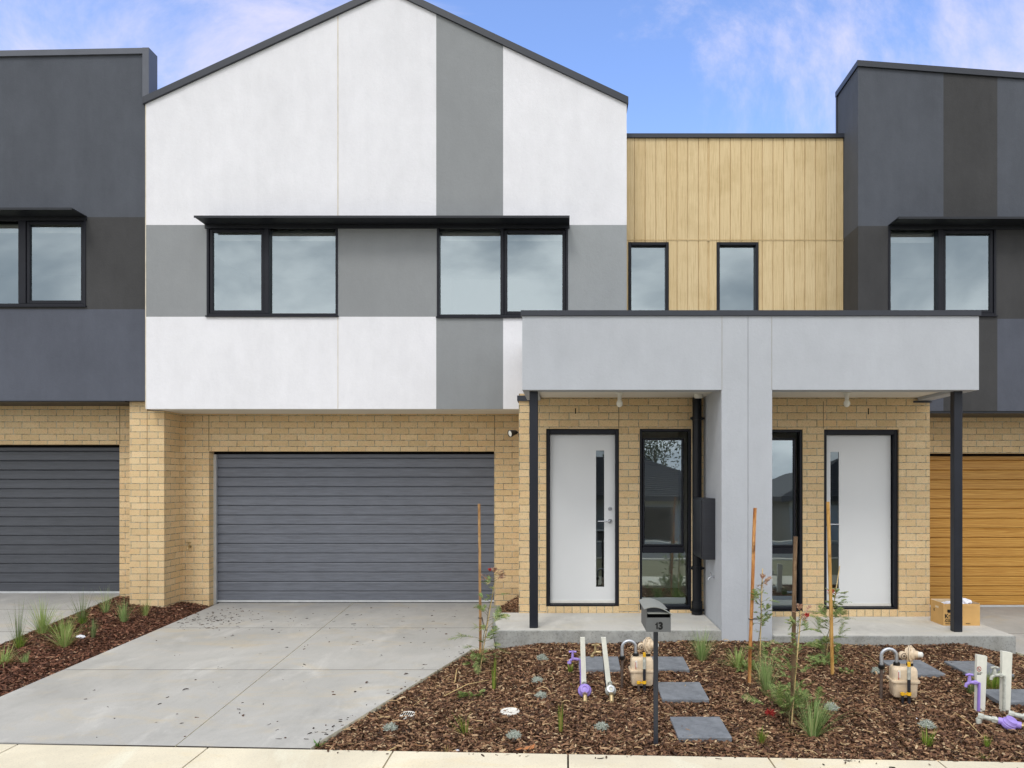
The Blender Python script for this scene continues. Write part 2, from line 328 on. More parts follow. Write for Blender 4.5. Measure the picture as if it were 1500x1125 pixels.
# ---------------------------------------------------------------- ground shape
def zd(Y): return -.10+.0229*(Y-5.2)                 # main driveway plane
def zl(Y): return -.10+.0485*(Y-5.2)                 # left neighbour's driveway
def zr(Y): return -.10+.0125*(Y-5.2)                 # right driveway
def ss(t): t=min(1,max(0,t)); return t*t*(3-2*t)
DR=[(-1.86,4.95),(-1.0,8.02),(-.765,8.05),(-.905,9.1),(-.93,10.7)]           # right edge of main driveway
def xdr(Y):
    for (a,b),(c,d) in zip(DR,DR[1:]):
        if Y<=d: return a+(c-a)*(Y-b)/(d-b)
    return DR[-1][0]
def xdl(Y): return -4.79-.03*(Y-6.2)                 # left edge of main driveway
def xll(Y): return -5.98-.11*(Y-8)                   # right edge of left driveway
def xrl(Y): return 4.78+max(0,(7.97-Y))*.30          # left edge of right driveway
def fy(X): return 5.30-.0493*(X+4.0)                 # back edge of footpath
def gmain(X,Y):
    t=ss((X-xdr(Y))/.9); a=zd(Y)-.03; b=-.128+(Y-5.0)*.047
    z=a*(1-t)+b*t
    t2=ss((xrl(Y)-X)/.7); z=z*t2+(zr(Y)-.03)*(1-t2)
    z+=.022*math.exp(-((X-1.95)**2/.5+(Y-7.95)**2/.12))
    z+=.010*math.sin(3.1*X+1.7*Y)*math.sin(2.3*Y-1.1*X)*t*t2
    if Y>9.0: z=zd(Y)-.02+.15*ss((X+.95)/.33)
    return z
def gleft(X,Y):
    a=xll(Y); b=xdl(Y); t=min(1,max(0,(X-a)/max(.1,b-a)))
    return (zl(Y)-.015)*(1-t)+(zd(Y)-.025)*t+.03*math.sin(math.pi*t)
def at(x,y,g=gmain,dz=0):
    Y=7.0
    for _ in range(30): Y=F*(H-(g(wx(x,Y),Y)+dz))/(y-CY)
    X=wx(x,Y); return Vector((X,Y,g(X,Y)+dz))

# ---------------------------------------------------------------- setting
def strip(name,prof,x0,x1,mat):
    m=MB(); n=40; V=[]
    for (y,z) in prof:
        for i in range(n+1): V.append((x0+(x1-x0)*i/n,y,z))
    Fs=[(j*(n+1)+i,j*(n+1)+i+1,(j+1)*(n+1)+i+1,(j+1)*(n+1)+i) for j in range(len(prof)-1) for i in range(n)]
    m.add(V,Fs); return tag(m.build(name,mat),kind='structure')
strip('ground',[(-400,-2.2),(-30,-1.75),(-14,-1.6),(-8.2,-.55),(-1.2,-.42),(-.9,-.27),(3.2,-.2),(5.3,-.2),(8,-.16),(400,-.1)],-400,400,M['lawn'])
m=MB(); m.add([(-300,-7.6,-.42),(300,-7.6,-.42),(300,-1.1,-.36),(-300,-1.1,-.36)],[(0,1,2,3)]); tag(m.build('road',M['asphalt']),kind='structure')
for nm,y0,z in (('kerb',-1.1,-.23),('kerb',-7.8,-.31)):
    m=MB(); m.bbox(-300,300,y0,y0+.2,z-.3,z,.02); tag(m.build(nm,M['path']),kind='structure')
# footpath bays, 5 mm apart, with real joints
fj=[-30]+[-3.81-1.3*k for k in range(18,0,-1)]+[wx(302.7,5.2),wx(574.7,5.13),wx(832,5.06),wx(1127,5.0),wx(1375,4.95)]
fj=[-3.81-1.31*k for k in range(12,0,-1)]+[-3.86,-2.49,-1.19,.0095,1.35,2.455]+[2.455+1.25*k for k in range(1,14)]
m=MB()
for a,b in zip(fj,fj[1:]):
    g=.006; a+=g; b-=g
    P=lambda X,dy:(X,fy(X)+dy)
    m.add([(a,fy(a)-1.5,-.13),(b,fy(b)-1.5,-.13),(b,fy(b)-.012,-.1),(a,fy(a)-.012,-.1),(a,fy(a)-1.5,-.25),(b,fy(b)-1.5,-.25),(b,fy(b)-.012,-.25),(a,fy(a)-.012,-.25)],
          [(0,1,2,3),(3,2,6,7),(0,4,5,1),(1,5,6,2),(0,3,7,4)])
tag(m.build('footpath',M['path']),kind='structure')
m=MB(); m.add([(-25,fy(-25)-1.6,-.15),(20,fy(20)-1.6,-.15),(20,fy(20)+.3,-.15),(-25,fy(-25)+.3,-.15)],[(0,1,2,3)]); tag(m.build('path_base',M['soil']),kind='structure')
# driveways as cast panels
def drive(name,xl,xr,zf,joints,cx=None,back=10.62):
    m=MB(); ys=joints
    for y0,y1 in zip(ys,ys[1:]):
        cols=[(xl,cx),(cx,xr)] if cx else [(xl,xr)]
        for ci,(fa,fb) in enumerate(cols):
            g=.004; pts=[]
            n=36
            A=[];B=[]; gy=.0045
            for k in range(n+1):
                yy=(y0+gy)+(y1-gy-y0-gy)*k/n
                A.append((fa(yy)+(g if (cx and ci==1) else 0),yy)); B.append((fb(yy)-(g if (cx and ci==0) else 0),yy))
            if y0<5.6:   # front edge follows the footpath
                A[0]=(A[0][0],fy(A[0][0])+.012); B[0]=(B[0][0],fy(B[0][0])+.012)
            V=[(x,y,zf(y)) for x,y in A]+[(x,y,zf(y)) for x,y in B]
            N=len(A); Fs=[(k,k+N,k+1+N,k+1) for k in range(N-1)]
            V+=[(x,y,zf(y)-.09) for x,y in A]+[(x,y,zf(y)-.09) for x,y in B]
            m.cur=0; m.add(V,Fs)
            m.cur=1; m.add(V,[(k,k+1,k+1+2*N,k+2*N) for k in range(N-1)]+[(k+N,k+3*N,k+1+3*N,k+1+N) for k in range(N-1)]); m.cur=2; m.add(V,[(0,2*N,3*N,N),(N-1,2*N-1,4*N-1,3*N-1)])
            m.cur=0
    o=m.build(name,[M['drive'],M['kerbside'],M['gap']]); return tag(o,kind='structure')
cxm=lambda Y:-2.735-.0545*(Y-5.3)
drive('driveway',xdl,xdr,zd,[5.25,7.19,9.03,10.68],cxm)
drive('driveway_left',lambda Y:-10.4,xll,zl,[5.3,6.6,8.45,9.6,10.68])
drive('driveway_right',xrl,lambda Y:9.2,zr,[4.9,6.5,8.9,10.68])
m=MB(); m.add([(-12,5.2,-.2),(10,5.0,-.2),(10,10.9,-.13),(-12,10.9,-.13)],[(0,1,2,3)]); tag(m.build('subsoil',M['gap']),kind='structure')

# garden beds: a bumpy soil sheet with tens of thousands of bark chips
def bed_sheet(name,inside,g,x0,x1,y0,y1,st=.05):
    m=MB(); nx=int((x1-x0)/st); ny=int((y1-y0)/st); idx={}; V=[];Fs=[]
    def vid(i,j):
        if (i,j) not in idx:
            X=x0+i*st; Y=y0+j*st; idx[i,j]=len(V); V.append((X,Y,g(X,Y)-.012+random.uniform(-.004,.004)))
        return idx[i,j]
    for i in range(nx):
        for j in range(ny):
            X=x0+(i+.5)*st; Y=y0+(j+.5)*st
            if inside(X,Y): Fs.append((vid(i,j),vid(i+1,j),vid(i+1,j+1),vid(i,j+1)))
    m.add(V,Fs,True); return tag(m.build(name,M['soil']),kind='structure')
def in_main(X,Y,e=0.0):
    if Y<fy(X)+e or Y>10.45: return False
    if Y>9.06: return X>xdr(Y)+e and X<-.6
    if X<xdr(Y)+e or X>xrl(Y)-e: return False
    yb=8.03
    if -.76<X<1.657 : yb=8.03
    if 1.657<=X<2.2: yb=8.03
    if 2.2<=X: yb=7.97
    return Y<yb
def in_left(X,Y,e=0.0):
    if Y<fy(X)+e or Y>10.46: return False
    if X<xll(Y)+e or X>xdl(Y)-e: return False
    if -5.82<X<-5.36 and Y>10.0: return False
    return True
bed_sheet('garden_soil',lambda X,Y:in_main(X,Y,-.03),gmain,-2,6.6,4.7,10.5)
bed_sheet('garden_soil_left',lambda X,Y:in_left(X,Y,-.03),gleft,-7.2,-4.6,5.1,10.5)
def chips(name,pts,mat,Lr=(.012,.062),Wr=(.005,.0165),tilt=.42,lift=.016):
    n=len(pts); P=np.array(pts)
    L=rng.gamma(3.0,.0078,n)+Lr[0]; L=np.clip(L,Lr[0],Lr[1]*1.35); W=rng.uniform(Wr[0],Wr[1],n); W=np.minimum(W,L*.6)
    yaw=rng.uniform(0,2*np.pi,n); pit=rng.normal(0,tilt*.6,n); rol=rng.normal(0,tilt,n)
    bend=rng.normal(0,.12,n)*L; th=rng.uniform(.002,.006,n)
    u=np.array([-.5,-.16,.24,.5]); V=np.zeros((n,8,3))
    wv=np.stack([rng.uniform(.25,.8,n),rng.uniform(.8,1.1,n),rng.uniform(.75,1.1,n),rng.uniform(.1,.6,n)],1)
    for i in range(4):
        for k,sg in enumerate((-.5,.5)):
            V[:,i*2+k,0]=u[i]*L+rng.normal(0,.05,n)*L*.5; V[:,i*2+k,1]=sg*wv[:,i]*W
            V[:,i*2+k,2]=bend*(1-(2*u[i])**2)+th*(1 if k else -1)*.6
    cr,sr=np.cos(rol),np.sin(rol); y=V[:,:,1]*cr[:,None]-V[:,:,2]*sr[:,None]; z=V[:,:,1]*sr[:,None]+V[:,:,2]*cr[:,None]; V[:,:,1]=y; V[:,:,2]=z
    cp,sp=np.cos(pit),np.sin(pit); x=V[:,:,0]*cp[:,None]-V[:,:,2]*sp[:,None]; z=V[:,:,0]*sp[:,None]+V[:,:,2]*cp[:,None]; V[:,:,0]=x; V[:,:,2]=z
    cy,sy=np.cos(yaw),np.sin(yaw); x=V[:,:,0]*cy[:,None]-V[:,:,1]*sy[:,None]; y=V[:,:,0]*sy[:,None]+V[:,:,1]*cy[:,None]; V[:,:,0]=x; V[:,:,1]=y
    P2=P.copy(); P2[:,2]+=rng.uniform(-.3,1,n)*lift
    V+=P2[:,None,:]
    me=bpy.data.meshes.new(name); me.vertices.add(n*8); me.vertices.foreach_set('co',V.reshape(-1))
    q=np.array([[0,2,3,1],[2,4,5,3],[4,6,7,5]]); fa=(np.arange(n)[:,None,None]*8+q[None]).reshape(-1)
    me.loops.add(len(fa)); me.loops.foreach_set('vertex_index',fa.astype(np.int32))
    nf=n*3; me.polygons.add(nf); me.polygons.foreach_set('loop_start',np.arange(0,nf*4,4,dtype=np.int32)); me.polygons.foreach_set('loop_total',np.full(nf,4,dtype=np.int32))
    me.materials.append(mat); me.update(calc_edges=True)
    o=bpy.data.objects.new(name,me); C.objects.link(o); return o
def scatter(n,inside,g,x0,x1,y0,y1,dens=None):
    out=[]
    while len(out)<n:
        X=random.uniform(x0,x1); Y=random.uniform(y0,y1)
        if inside(X,Y): out.append((X,Y,g(X,Y)))
    return out
o=chips('bark_mulch',scatter(118000,lambda X,Y:in_main(X,Y,.004),gmain,-1.9,6.0,4.8,10.45),M['bark'])
tag(o,'brown bark chip mulch filling the front garden bed','mulch',None,'stuff')
o=chips('bark_mulch',scatter(30000,lambda X,Y:in_left(X,Y,.004),gleft,-6.9,-4.7,5.2,10.46),M['barkd'])
tag(o,'reddish bark chip mulch in the strip between the two driveways','mulch',None,'stuff')
# loose chips and crumbs on the driveway
L=[]
for k in range(230):
    x=random.gauss(300,42); y=random.gauss(908,8); 
    if 252<x<420 and 888<y<926 and x>235+ (920-y)*1.2: L.append((x,y))
for k in range(120): L.append((random.uniform(300,690),random.triangular(888,960,895)))
for k in range(60): L.append((random.uniform(120,640),random.uniform(900,1085)))
for k in range(50):
    t=random.random(); L.append((697+(455-697)*t-random.expovariate(.06),945+(1092-945)*t))
pts=[]
for x,y in L:
    p=at(x,y,lambda X,Y:zd(Y)); 
    if xdl(p.y)+.02<p.x<xdr(p.y)-.02 and 5.35<p.y<10.55: pts.append(tuple(p))
o=chips('bark_litter',pts,M['litter'],(.008,.04),(.005,.02),.12,.003); tag(o,'dark crumbs of bark scattered over the grey driveway','litter',None,'stuff')

pts=scatter(1100,lambda X,Y:in_main(X,Y,.03),gmain,-1.9,6.0,4.8,8.0)
o=chips('mulch_strand',[(a,b,c+.012) for a,b,c in pts],M['strand'],(.05,.11),(.002,.004),.12,.012); tag(o,'thin straw coloured bark strands mixed through the mulch','mulch strands',None,'stuff')
pts=[]
while len(pts)<70:
    X=random.uniform(-1.7,5.2); d=random.expovariate(16)
    if d<.4: pts.append((X,fy(X)-.015-d,-.097))
o=chips('path_litter',pts,M['litter'],(.006,.03),(.004,.014),.1,.002); tag(o,'few bark crumbs spilled onto the cream footpath','litter',None,'stuff')

# ---------------------------------------------------------------- houses
def grid_wall(m,xs,zs,y0,y1,holes,matf=None):
    """wall made of cells; holes = [(x0,x1,z0,z1)]"""
    xs=sorted(set([round(v,5) for v in xs]+[round(v,5) for h in holes for v in h[:2] if min(xs)<v<max(xs)]))
    zs=sorted(set([round(v,5) for v in zs]+[round(v,5) for h in holes for v in h[2:] if min(zs)<v<max(zs)]))
    for a,b in zip(xs,xs[1:]):
        for c,d in zip(zs,zs[1:]):
            X=(a+b)/2; Z=(c+d)/2
            if any(h[0]<X<h[1] and h[2]<Z<h[3] for h in holes): continue
            m.cur=matf(X,Z) if matf else 0
            m.box(a,b,y0,y1,c,d)
    m.cur=0
def window(root,x0,x1,z0,z1,y,lights,fw=.03,dep=.11,pr=.012,room=None,sash=.044,blind=True):
    """frame mesh 'window' with sub-parts sash and pane; lights=[(xa,xb,za,zb,has_sash)] glass bays inside the frame"""
    m=MB(); f0=y-pr; f1=y+dep
    xa,xb,za,zb=x0,x1,z0,z1
    m.bbox(xa,xa+fw,f0,f1,za,zb,.004); m.bbox(xb-fw,xb,f0,f1,za,zb,.004)
    m.bbox(xa+fw,xb-fw,f0+.002,f1,zb-fw,zb,.004); m.bbox(xa+fw,xb-fw,f0+.002,f1,za,za+fw,.004)
    m.box(xa-.01,xb+.01,f0-.015,f0+.03,za-.018,za-.001)
    L=lights
    xsplit=sorted(set(l[0] for l in L)|set(l[1] for l in L)); 
    for a,b in zip(L,L[1:]):
        if b[0]>=a[1]-1e-6: m.bbox(a[1],b[0],f0+.004,f1,za+fw,zb-fw,.004)
        else: m.bbox(a[0],a[1],f0+.004,f1,b[3],a[2],.004)
    w=m.build('window',M['frame'],root)
    for (a,b,c,d,s) in L:
        gy=y+.055
        if s:
            q=MB(); e=.003; sw=sash; ya=y+.006; yb=y+.06
            q.bbox(a+e,a+sw,ya,yb,c+e,d-e,.004); q.bbox(b-sw,b-e,ya,yb,c+e,d-e,.004); q.bbox(a+sw,b-sw,ya+.001,yb,d-sw,d-e,.004); q.bbox(a+sw,b-sw,ya+.001,yb,c+e,c+sw,.004)
            q.build('sash',M['frame'],w); a+=sw-.003;b-=sw-.003;c+=sw-.003;d-=sw-.003; gy=y+.03
        q=MB(); q.add([(a-.01,gy,c-.01),(b+.01,gy,c-.01),(b+.01,gy,d+.01),(a-.01,gy,d+.01)],[(0,1,2,3)]); q.build('pane',M['glass'],w)
    return w
def room(root,x0,x1,y0,y1,z0,z1,name='room'):
    m=MB(); V=[(x0,y0,z0),(x1,y0,z0),(x1,y1,z0),(x0,y1,z0),(x0,y0,z1),(x1,y0,z1),(x1,y1,z1),(x0,y1,z1)]
    m.add(V,[(4,5,6,7),(1,2,6,5),(2,3,7,6),(3,0,4,7)]); m.cur=1; m.add(V,[(0,1,2,3)]); m.cur=0
    return m.build(name,[M['room'],M['floorin']],root)
def garage_door(root,x0,x1,z0,z1,y,mat,n=16,top=M['void']):
    m=MB(); h=(z1-z0-.045)/n; prof=[]
    for k in range(n):
        za=z0+.045+k*h
        prof+=[(y+.020,za+.0005),(y+.001,za+.003),(y,za+.006),(y+.0015,za+h*.5),(y,za+h-.018),(y+.003,za+h-.014),(y+.019,za+h-.006),(y+.020,za+h-.001)]
    N=len(prof); V=[(x0,a,b) for a,b in prof]+[(x1,a,b) for a,b in prof]
    m.add(V,[(i,i+N,i+1+N,i+1) for i in range(N-1)])
    d=m.build('garage_door',mat,root)
    q=MB(); q.box(x0,x1,y-.03,y+.03,z1-.085,z1); q.build('head_shade_strip',M['void'],d)  # dark strip added as painted shade in the recess under the lintel
    q=MB(); q.bbox(x0,x1,y-.012,y+.03,z0+.018,z0+.046,.004); q.build('bottom_rail',M['seal'],d)
    q=MB(); q.box(x0,x1,y-.004,y+.03,z0-.01,z0+.017); q.build('rubber_seal',M['rubber'],d)
    return d
def hood(root,x0,x1,z,y,proj=.30):
    m=MB(); m.box(x0,x1,y-proj,y-.002,z,z+.012); m.box(x0,x1,y-proj-.004,y-proj,z-.012,z+.016)
    m.box(x0,x1,y-.02,y-.003,z-.05,z-.001)
    return m.build('window_hood',M['hood'],root)
def front_door(root,x0,x1,z0,z1,y,leafx0,leafx1,strip,hx,hd,drop=.0):
    m=MB(); fw=.045
    m.bbox(x0,x0+fw,y+.03,y+.17,z0,z1,.004); m.bbox(x1-fw,x1,y+.03,y+.17,z0,z1,.004); m.bbox(x0+fw,x1-fw,y+.032,y+.17,z1-.062,z1,.004)
    m.bbox(x0+fw,x1-fw,y+.02,y+.17,z0,z0+.022,.004)
    fr=m.build('door_frame',M['frame'],root)
    ly=y+.10; lz0=z0+.04; lz1=z1-.066; sa,sb,sc,sd=strip
    m=MB(); grid_wall(m,[leafx0,leafx1],[lz0,lz1],ly,ly+.04,[(sa,sb,sc,sd)])
    d=m.build('front_door',M['doorp'],root)
    m=MB(); m.box(leafx0,leafx1,ly-.012,ly-.001,lz0-.012,lz0+.02); m.build('weather_bar',M['wplastic'],d)
    m=MB(); m.add([(sa-.004,ly+.012,sc-.004),(sb+.004,ly+.012,sc-.004),(sb+.004,ly+.012,sd+.004),(sa-.004,ly+.012,sd+.004)],[(0,1,2,3)]); m.build('glass_strip',M['glassd'],d)
    hz=z0+.5*(2.386-.238)+.0
    m=MB(); m.lathe([(0,-.014),(.022,-.014),(.027,-.008),(.027,0)],(hx,ly,hz-.045),(0,1,0)); m.tube([(hx,ly,hz-.045),(hx,ly-.045,hz-.045),(hx+hd*.02,ly-.055,hz-.045),(hx+hd*.15,ly-.052,hz-.045)],[.009,.009,.009,.007],8); m.build('handle',M['chrome'],d)
    m=MB(); m.lathe([(0,-.018),(.016,-.018),(.02,-.012),(.025,-.005),(.025,0)],(hx,ly,hz+.105),(0,1,0)); m.lathe([(0,-.026),(.005,-.026),(.006,-.018)],(hx,ly,hz+.105),(0,1,0),8); m.build('deadbolt',M['chrome'],d)
    return d
def porch_light(root,x,y,z):
    m=MB(); m.lathe([(.045,0),(.045,-.012),(.03,-.02),(.022,-.06),(.024,-.075)],(x,y,z),(0,0,1),16); b=m.build('light_holder',M['wplastic'],root)
    m=MB(); m.lathe([(.016,-.07),(.024,-.085),(.034,-.105),(.037,-.125),(.03,-.15),(.014,-.163),(0,-.166)],(x,y,z),(0,0,1),16); m.build('bulb',M['bulb'],b)
def vline(root,x,z0,z1,y,mat,w=.009,name='control_joint'):
    m=MB(); m.box(x-w/2,x+w/2,y-.0025,y+.004,z0,z1); m.build(name,mat,root)
Yf=9.82; Ye=9.09; Yg=10.48; Yc=8.03; Yt=10.33; Yd=10.66; Yk=9.9
ZB=wz(599,Yf); Z1=wz(464,Yf); Z2=wz(329.5,Yf)
xm=1.94
# --- white house
W=empty('townhouse',(-2.4,9.8,0),'white rendered two storey townhouse with dark gable edge, grey chequer panels and grey garage door','townhouse','townhouses in the terrace')
xL=wx(213,Yf); xR=wx(918,Yf); xa=wx(639,Yf); xb=wx(737,Yf); xj=wx(495,Yf)
eL=wz(152,Yf); eR=wz(152,Yf); ap=(wx(570,Yf),wz(-12,Yf))
w1=(wx(303,Yf),wx(495,Yf),wz(462.5,Yf),wz(329.5,Yf)); w2=(wx(640,Yf),wx(832,Yf),wz(464,Yf),wz(331,Yf))
WT=wz(329.5,Yf)
m=MB()
def wc(X,Z):
    if Z1<Z<WT: return 1 if X<xb else 3
    return 1 if xa<X<xb else 0
grid_wall(m,[xL,xa,xb,xR,xj],[ZB,Z1,WT],Yf,Yf+.2,[w1[:2]+(w1[2],WT+.5),w2[:2]+(w2[2],WT+.5)],wc)
def rz(X):
    return eL+(ap[1]-eL)*(X-xL)/(ap[0]-xL) if X<=ap[0] else ap[1]+(eR-ap[1])*(X-ap[0])/(xR-ap[0])
cols=sorted([xL,xj,xa,xb,xR,ap[0]])
for a,b in zip(cols,cols[1:]):
    m.cur=1 if xa-.01<(a+b)/2<xb else 0
    m.prism_y([(a,WT),(b,WT),(b,rz(b)),(a,rz(a))],Yf,Yf+.2)
M['mid2']=render_mat('mid_grey_render_pale',(156,160,162),.06)
m.build('facade_wall',[M['white'],M['mid'],M['mid'],M['mid2']],W)
m=MB(); m.box(xL,xR,Yf+.2,20,ZB,ZB+.15); m.box(xL,xL+.18,Yf+.2,20,ZB+.15,eL-.1); m.box(xR-.18,xR,Yf+.2,20,ZB+.15,eR-.1); m.box(xL,xR,20,20.2,0,eR-.1)
m.build('side_wall',M['white'],W)
m=MB(); m.box(xL+.14,xR-.3,Yf+.012,Yg,ZB-.006,ZB-.001); m.build('overhang_soffit',M['soff'],W)
vline(W,xj,Z1-1.2,Z1-.001,Yf,M['joint'],.007); vline(W,xj,WT+.095,rz(xj)-.01,Yf,M['joint'],.011); 
vline(W,xL+.004,ZB,eL-.02,Yf,M['joint'],.012)
# roof planes with dark verge capping
m=MB(); th=.085
for (a,b) in ((xL-.02,ap[0]),(ap[0],xR+.02)):
    za=rz(a) if xL<=a<=xR else (rz(xL) if a<0 else rz(xR)); 
    sl=(ap[1]-eL)/(ap[0]-xL) if b<=ap[0]+.001 else (eR-ap[1])/(xR-ap[0])
    z=lambda X: ap[1]+sl*(X-ap[0])
    m.prism_y([(a,z(a)-.005),(b,z(b)-.005),(b,z(b)+th),(a,z(a)+th)],Yf-.035,20.3)
m.build('roof',M['cap'],W)
window(W,*w1,Yf,[(w1[0]+.03,wx(387,Yf),w1[2]+.03,w1[3]-.05,True),(wx(394,Yf),w1[1]-.022,w1[2]+.03,w1[3]-.05,False)])
window(W,*w2,Yf,[(w2[0]+.03,wx(733,Yf),w2[2]+.03,w2[3]-.05,False),(wx(738,Yf),w2[1]-.03,w2[2]+.03,w2[3]-.05,True)])
hood(W,wx(303,Yf)-.02,w2[1]+.02,WT,Yf)
room(W,xL+.2,-1.95,Yf+.2,12.6,2.95,5.15); room(W,-1.9,xR-.2,Yf+.2,12.6,2.95,5.15)
for (a,b) in ((w1[0]+.05,w1[1]-.05),(w2[0]+.05,w2[1]-.05)):
    m=MB(); m.box(a,b,Yf+.16,Yf+.24,WT-.16,WT-.055); m.build('blind_box',M['wplastic'],W)
# garage recess
m=MB()
gx0,gx1,gz0,gz1=-4.99,-1.01,.0,wz(661,Yg)
grid_wall(m,[-5.36,-.55],[-.15,ZB-.003],Yg,Yg+.23,[(gx0,gx1,-.5,gz1)])
m.build('garage_wall',M['brick'],W)
m=MB(); xp=wx(215.5,10.0); m.box(xp+.004,-5.36,10.0,Yg+.2,-.1,ZB-.008); m.build('brick_pier',M['brick'],W)
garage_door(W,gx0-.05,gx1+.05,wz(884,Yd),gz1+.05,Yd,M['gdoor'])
vline(W,wx(306,Yg),gz1+.004,ZB-.02,Yg,M['jdark'],.007); vline(W,gx1+.003,gz1+.004,ZB-.02,Yg,M['jdark'],.007)
m=MB(); m.box(gx0+.0,gx0+.035,Yd-.05,Yd-.006,.0,gz1-.04); m.build('garage_track',M['seal'],W)
# entry block
FL=.155; bx0=wx(760,Ye)
m=MB(); dO=(-.248,.636,wz(888.5,Ye),wz(628,Ye)); sO=(.884,1.512,wz(891,Ye),wz(628,Ye))
BT=wz(587.5,Ye)
grid_wall(m,[bx0,1.70],[FL-.2,BT+.09],Ye,Ye+.23,[dO[:2]+(FL,dO[3]),sO[:2]+(FL,sO[3])])
m.box(bx0,bx0+.23,Ye+.23,Yg,-.1,BT+.04)
m.build('entry_brick_wall',M['brick'],W)
m=MB(); m.box(dO[0]+.002,dO[1]-.002,Ye+.004,Ye+.2,FL-.01,dO[2]-.001); m.box(sO[0]+.002,sO[1]-.002,Ye+.004,Ye+.2,FL-.01,sO[2]-.001); m.build('brick_sill',M['sill'],W)
m=MB(); m.box(bx0-.02,bx0+.2,Ye-.02,Ye+.25,BT,BT+.065); m.build('entry_cap',M['cap'],W)
vline(W,wx(906.5,Ye),dO[3]+.01,BT-.005,Ye,M['jdark'],.007)
m=MB(); m.box(wx(843,Ye)-.006,wx(843,Ye)+.006,Ye-.0025,Ye+.01,wz(606,Ye),wz(598,Ye)); m.build('weep_hole',M['void'],W)
front_door(W,*dO,Ye,wx(806,9.19),wx(901.5,9.19),(wx(873,9.2),wx(885,9.2),wz(859.5,9.2),wz(660,9.2)),wx(893.5,9.19),-1)
window(W,*sO,Ye+.03,[(wx(944,9.12)-.025,wx(999,9.12)+.025,wz(796,9.12)-.04,wz(645,9.12)+.03,True),(wx(941,9.12)-.02,wx(1004,9.12),sO[2]+.045,wz(810,9.12),False)],fw=.032,sash=.028)
m=MB(); m.box(1.514,1.545,Ye-.003,Ye+.05,FL+.08,BT-.01); m.build('timber_bead',M['cardin'],W)
room(W,-.36,1.62,Ye+.24,10.9,.2,2.65)
# downpipe in the corner
px=wx(1021,8.98)
m=MB(); m.tube([(px,8.98,FL+.02),(px,8.98,2.75)],.056,16); dp=m.build('downpipe',M['pvc'],W)
for zz in (wz(613,8.98),wz(832,8.98),wz(893,8.98)):
    m=MB(); m.lathe([(.058,-.02),(.066,-.02),(.066,.02),(.058,.02)],(px,8.98,zz),(0,0,1),16); m.box(px-.085,px+.085,8.95,8.97,zz-.012,zz+.012); m.build('pipe_bracket',M['pvc'],dp)
m=MB(); m.lathe([(.066,-.09),(.066,.06),(.058,.06)],(px,8.98,FL+.1),(0,0,1),16); m.build('pipe_foot',M['pvc'],dp)
# canopy over the porch (each house owns its half)
CT=wz(463,Yc); CB=wz(571,Yc); SB=CB+.035
def canopy(root,x0,x1,inner,outer,blade0,blade1,dark_from):
    m=MB()
    # fascia between outer end and blade
    a,b=sorted((outer,blade0 if inner>0 else blade1))
    m.box(a,b,Yc,Yc+.2,CB,CT)
    e0,e1=(outer,outer+.16) if inner>0 else (outer-.16,outer)
    m.box(e0,e1,Yc+.2,Ye+.02,CB,CT)
    c=m.build('porch_canopy',M['light'],root)
    m=MB(); m.box(a+(.165 if inner>0 else .0),b-(.0 if inner>0 else .165),Yc+.202,Ye,SB,SB+.02); m.build('soffit',M['soff'],c)
    m=MB()
    X0,X1=(a,max(b,xm)) if inner>0 else (min(a,xm),b)
    m.box(X0-(.015 if inner>0 else 0),X1+(.015 if inner<0 else 0),Yc-.02,Yf-.003,CT+.002,wz(455,Yc))
    lo,hi=(max(X0,xR+.002),X1) if inner>0 else (X0,min(X1,wx(1257,Yf)-.01))
    m.box(lo,hi,Yf-.003,Yt,CT+.004,wz(455,Yc)-.004); m.build('canopy_cap',M['cap'],c)
    m=MB(); m.box(blade0 if inner>0 else xm+.002, xm-.002 if inner>0 else blade1, Yc-.0,Ye-.001,-.05,CT); m.build('blade_wall',M['light'],root)
    return c
bl0,bl1=wx(1057,Yc),wx(1131,Yc)
canopy(W,0,0,1,wx(765,Yc),bl0,bl1,0)
vline(W,bl0+.004,CB,CT-.005,Yc,M['jgrey'],.006)
m=MB(); pxl=wx(775.5,8.15); m.bbox(pxl,pxl+.092,8.15,8.242,FL,CB+.03,.006); m.build('porch_post',M['post'],W)
porch_light(W,wx(907.5,8.6),8.6,SB)
m=MB(); m.lathe([(.05,0),(.05,-.03),(.042,-.045),(0,-.047)],(wx(1023,8.75),8.75,SB),(0,0,1),18); m.build('smoke_sensor',M['wplastic'],W)
m=MB(); m.bbox(1.512,1.656,8.36,8.94,wz(820,8.36),wz(730,8.36),.006); mb=m.build('meter_box',M['mbox'],W)
m=MB(); m.bbox(1.500,1.5115,8.39,8.91,wz(820,8.36)+.02,wz(730,8.36)-.02,.003); m.build('meter_door',M['mbox'],mb)
def wall_tap(root,x,y,z,sc=1,axis=-1,mat=None,name='tap',d=(0,-1,0)):
    m=MB(); D=Vector(d)
    p=Vector((x,y,z)); m.lathe([(.022*sc,0),(.022*sc,.006),(.012*sc,.01)],p,D,12)
    m.tube([p,p+D*.05*sc,p+D*.075*sc+Vector((0,0,-.01)),p+D*.085*sc+Vector((0,0,-.045*sc))],[.011*sc]*4,8)
    m.tube([p+D*.05*sc,p+D*.05*sc+Vector((0,0,.05*sc))],[.012*sc,.009*sc],8)
    s=D.cross(Vector((0,0,1))); t=p+D*.05*sc+Vector((0,0,.055*sc)); m.tube([t-s*.032*sc,t+s*.032*sc],.007*sc,8)
    return m.build(name,mat or M['brass'],root)
wall_tap(W,wx(279,Yg),Yg,wz(800,Yg),1.0)
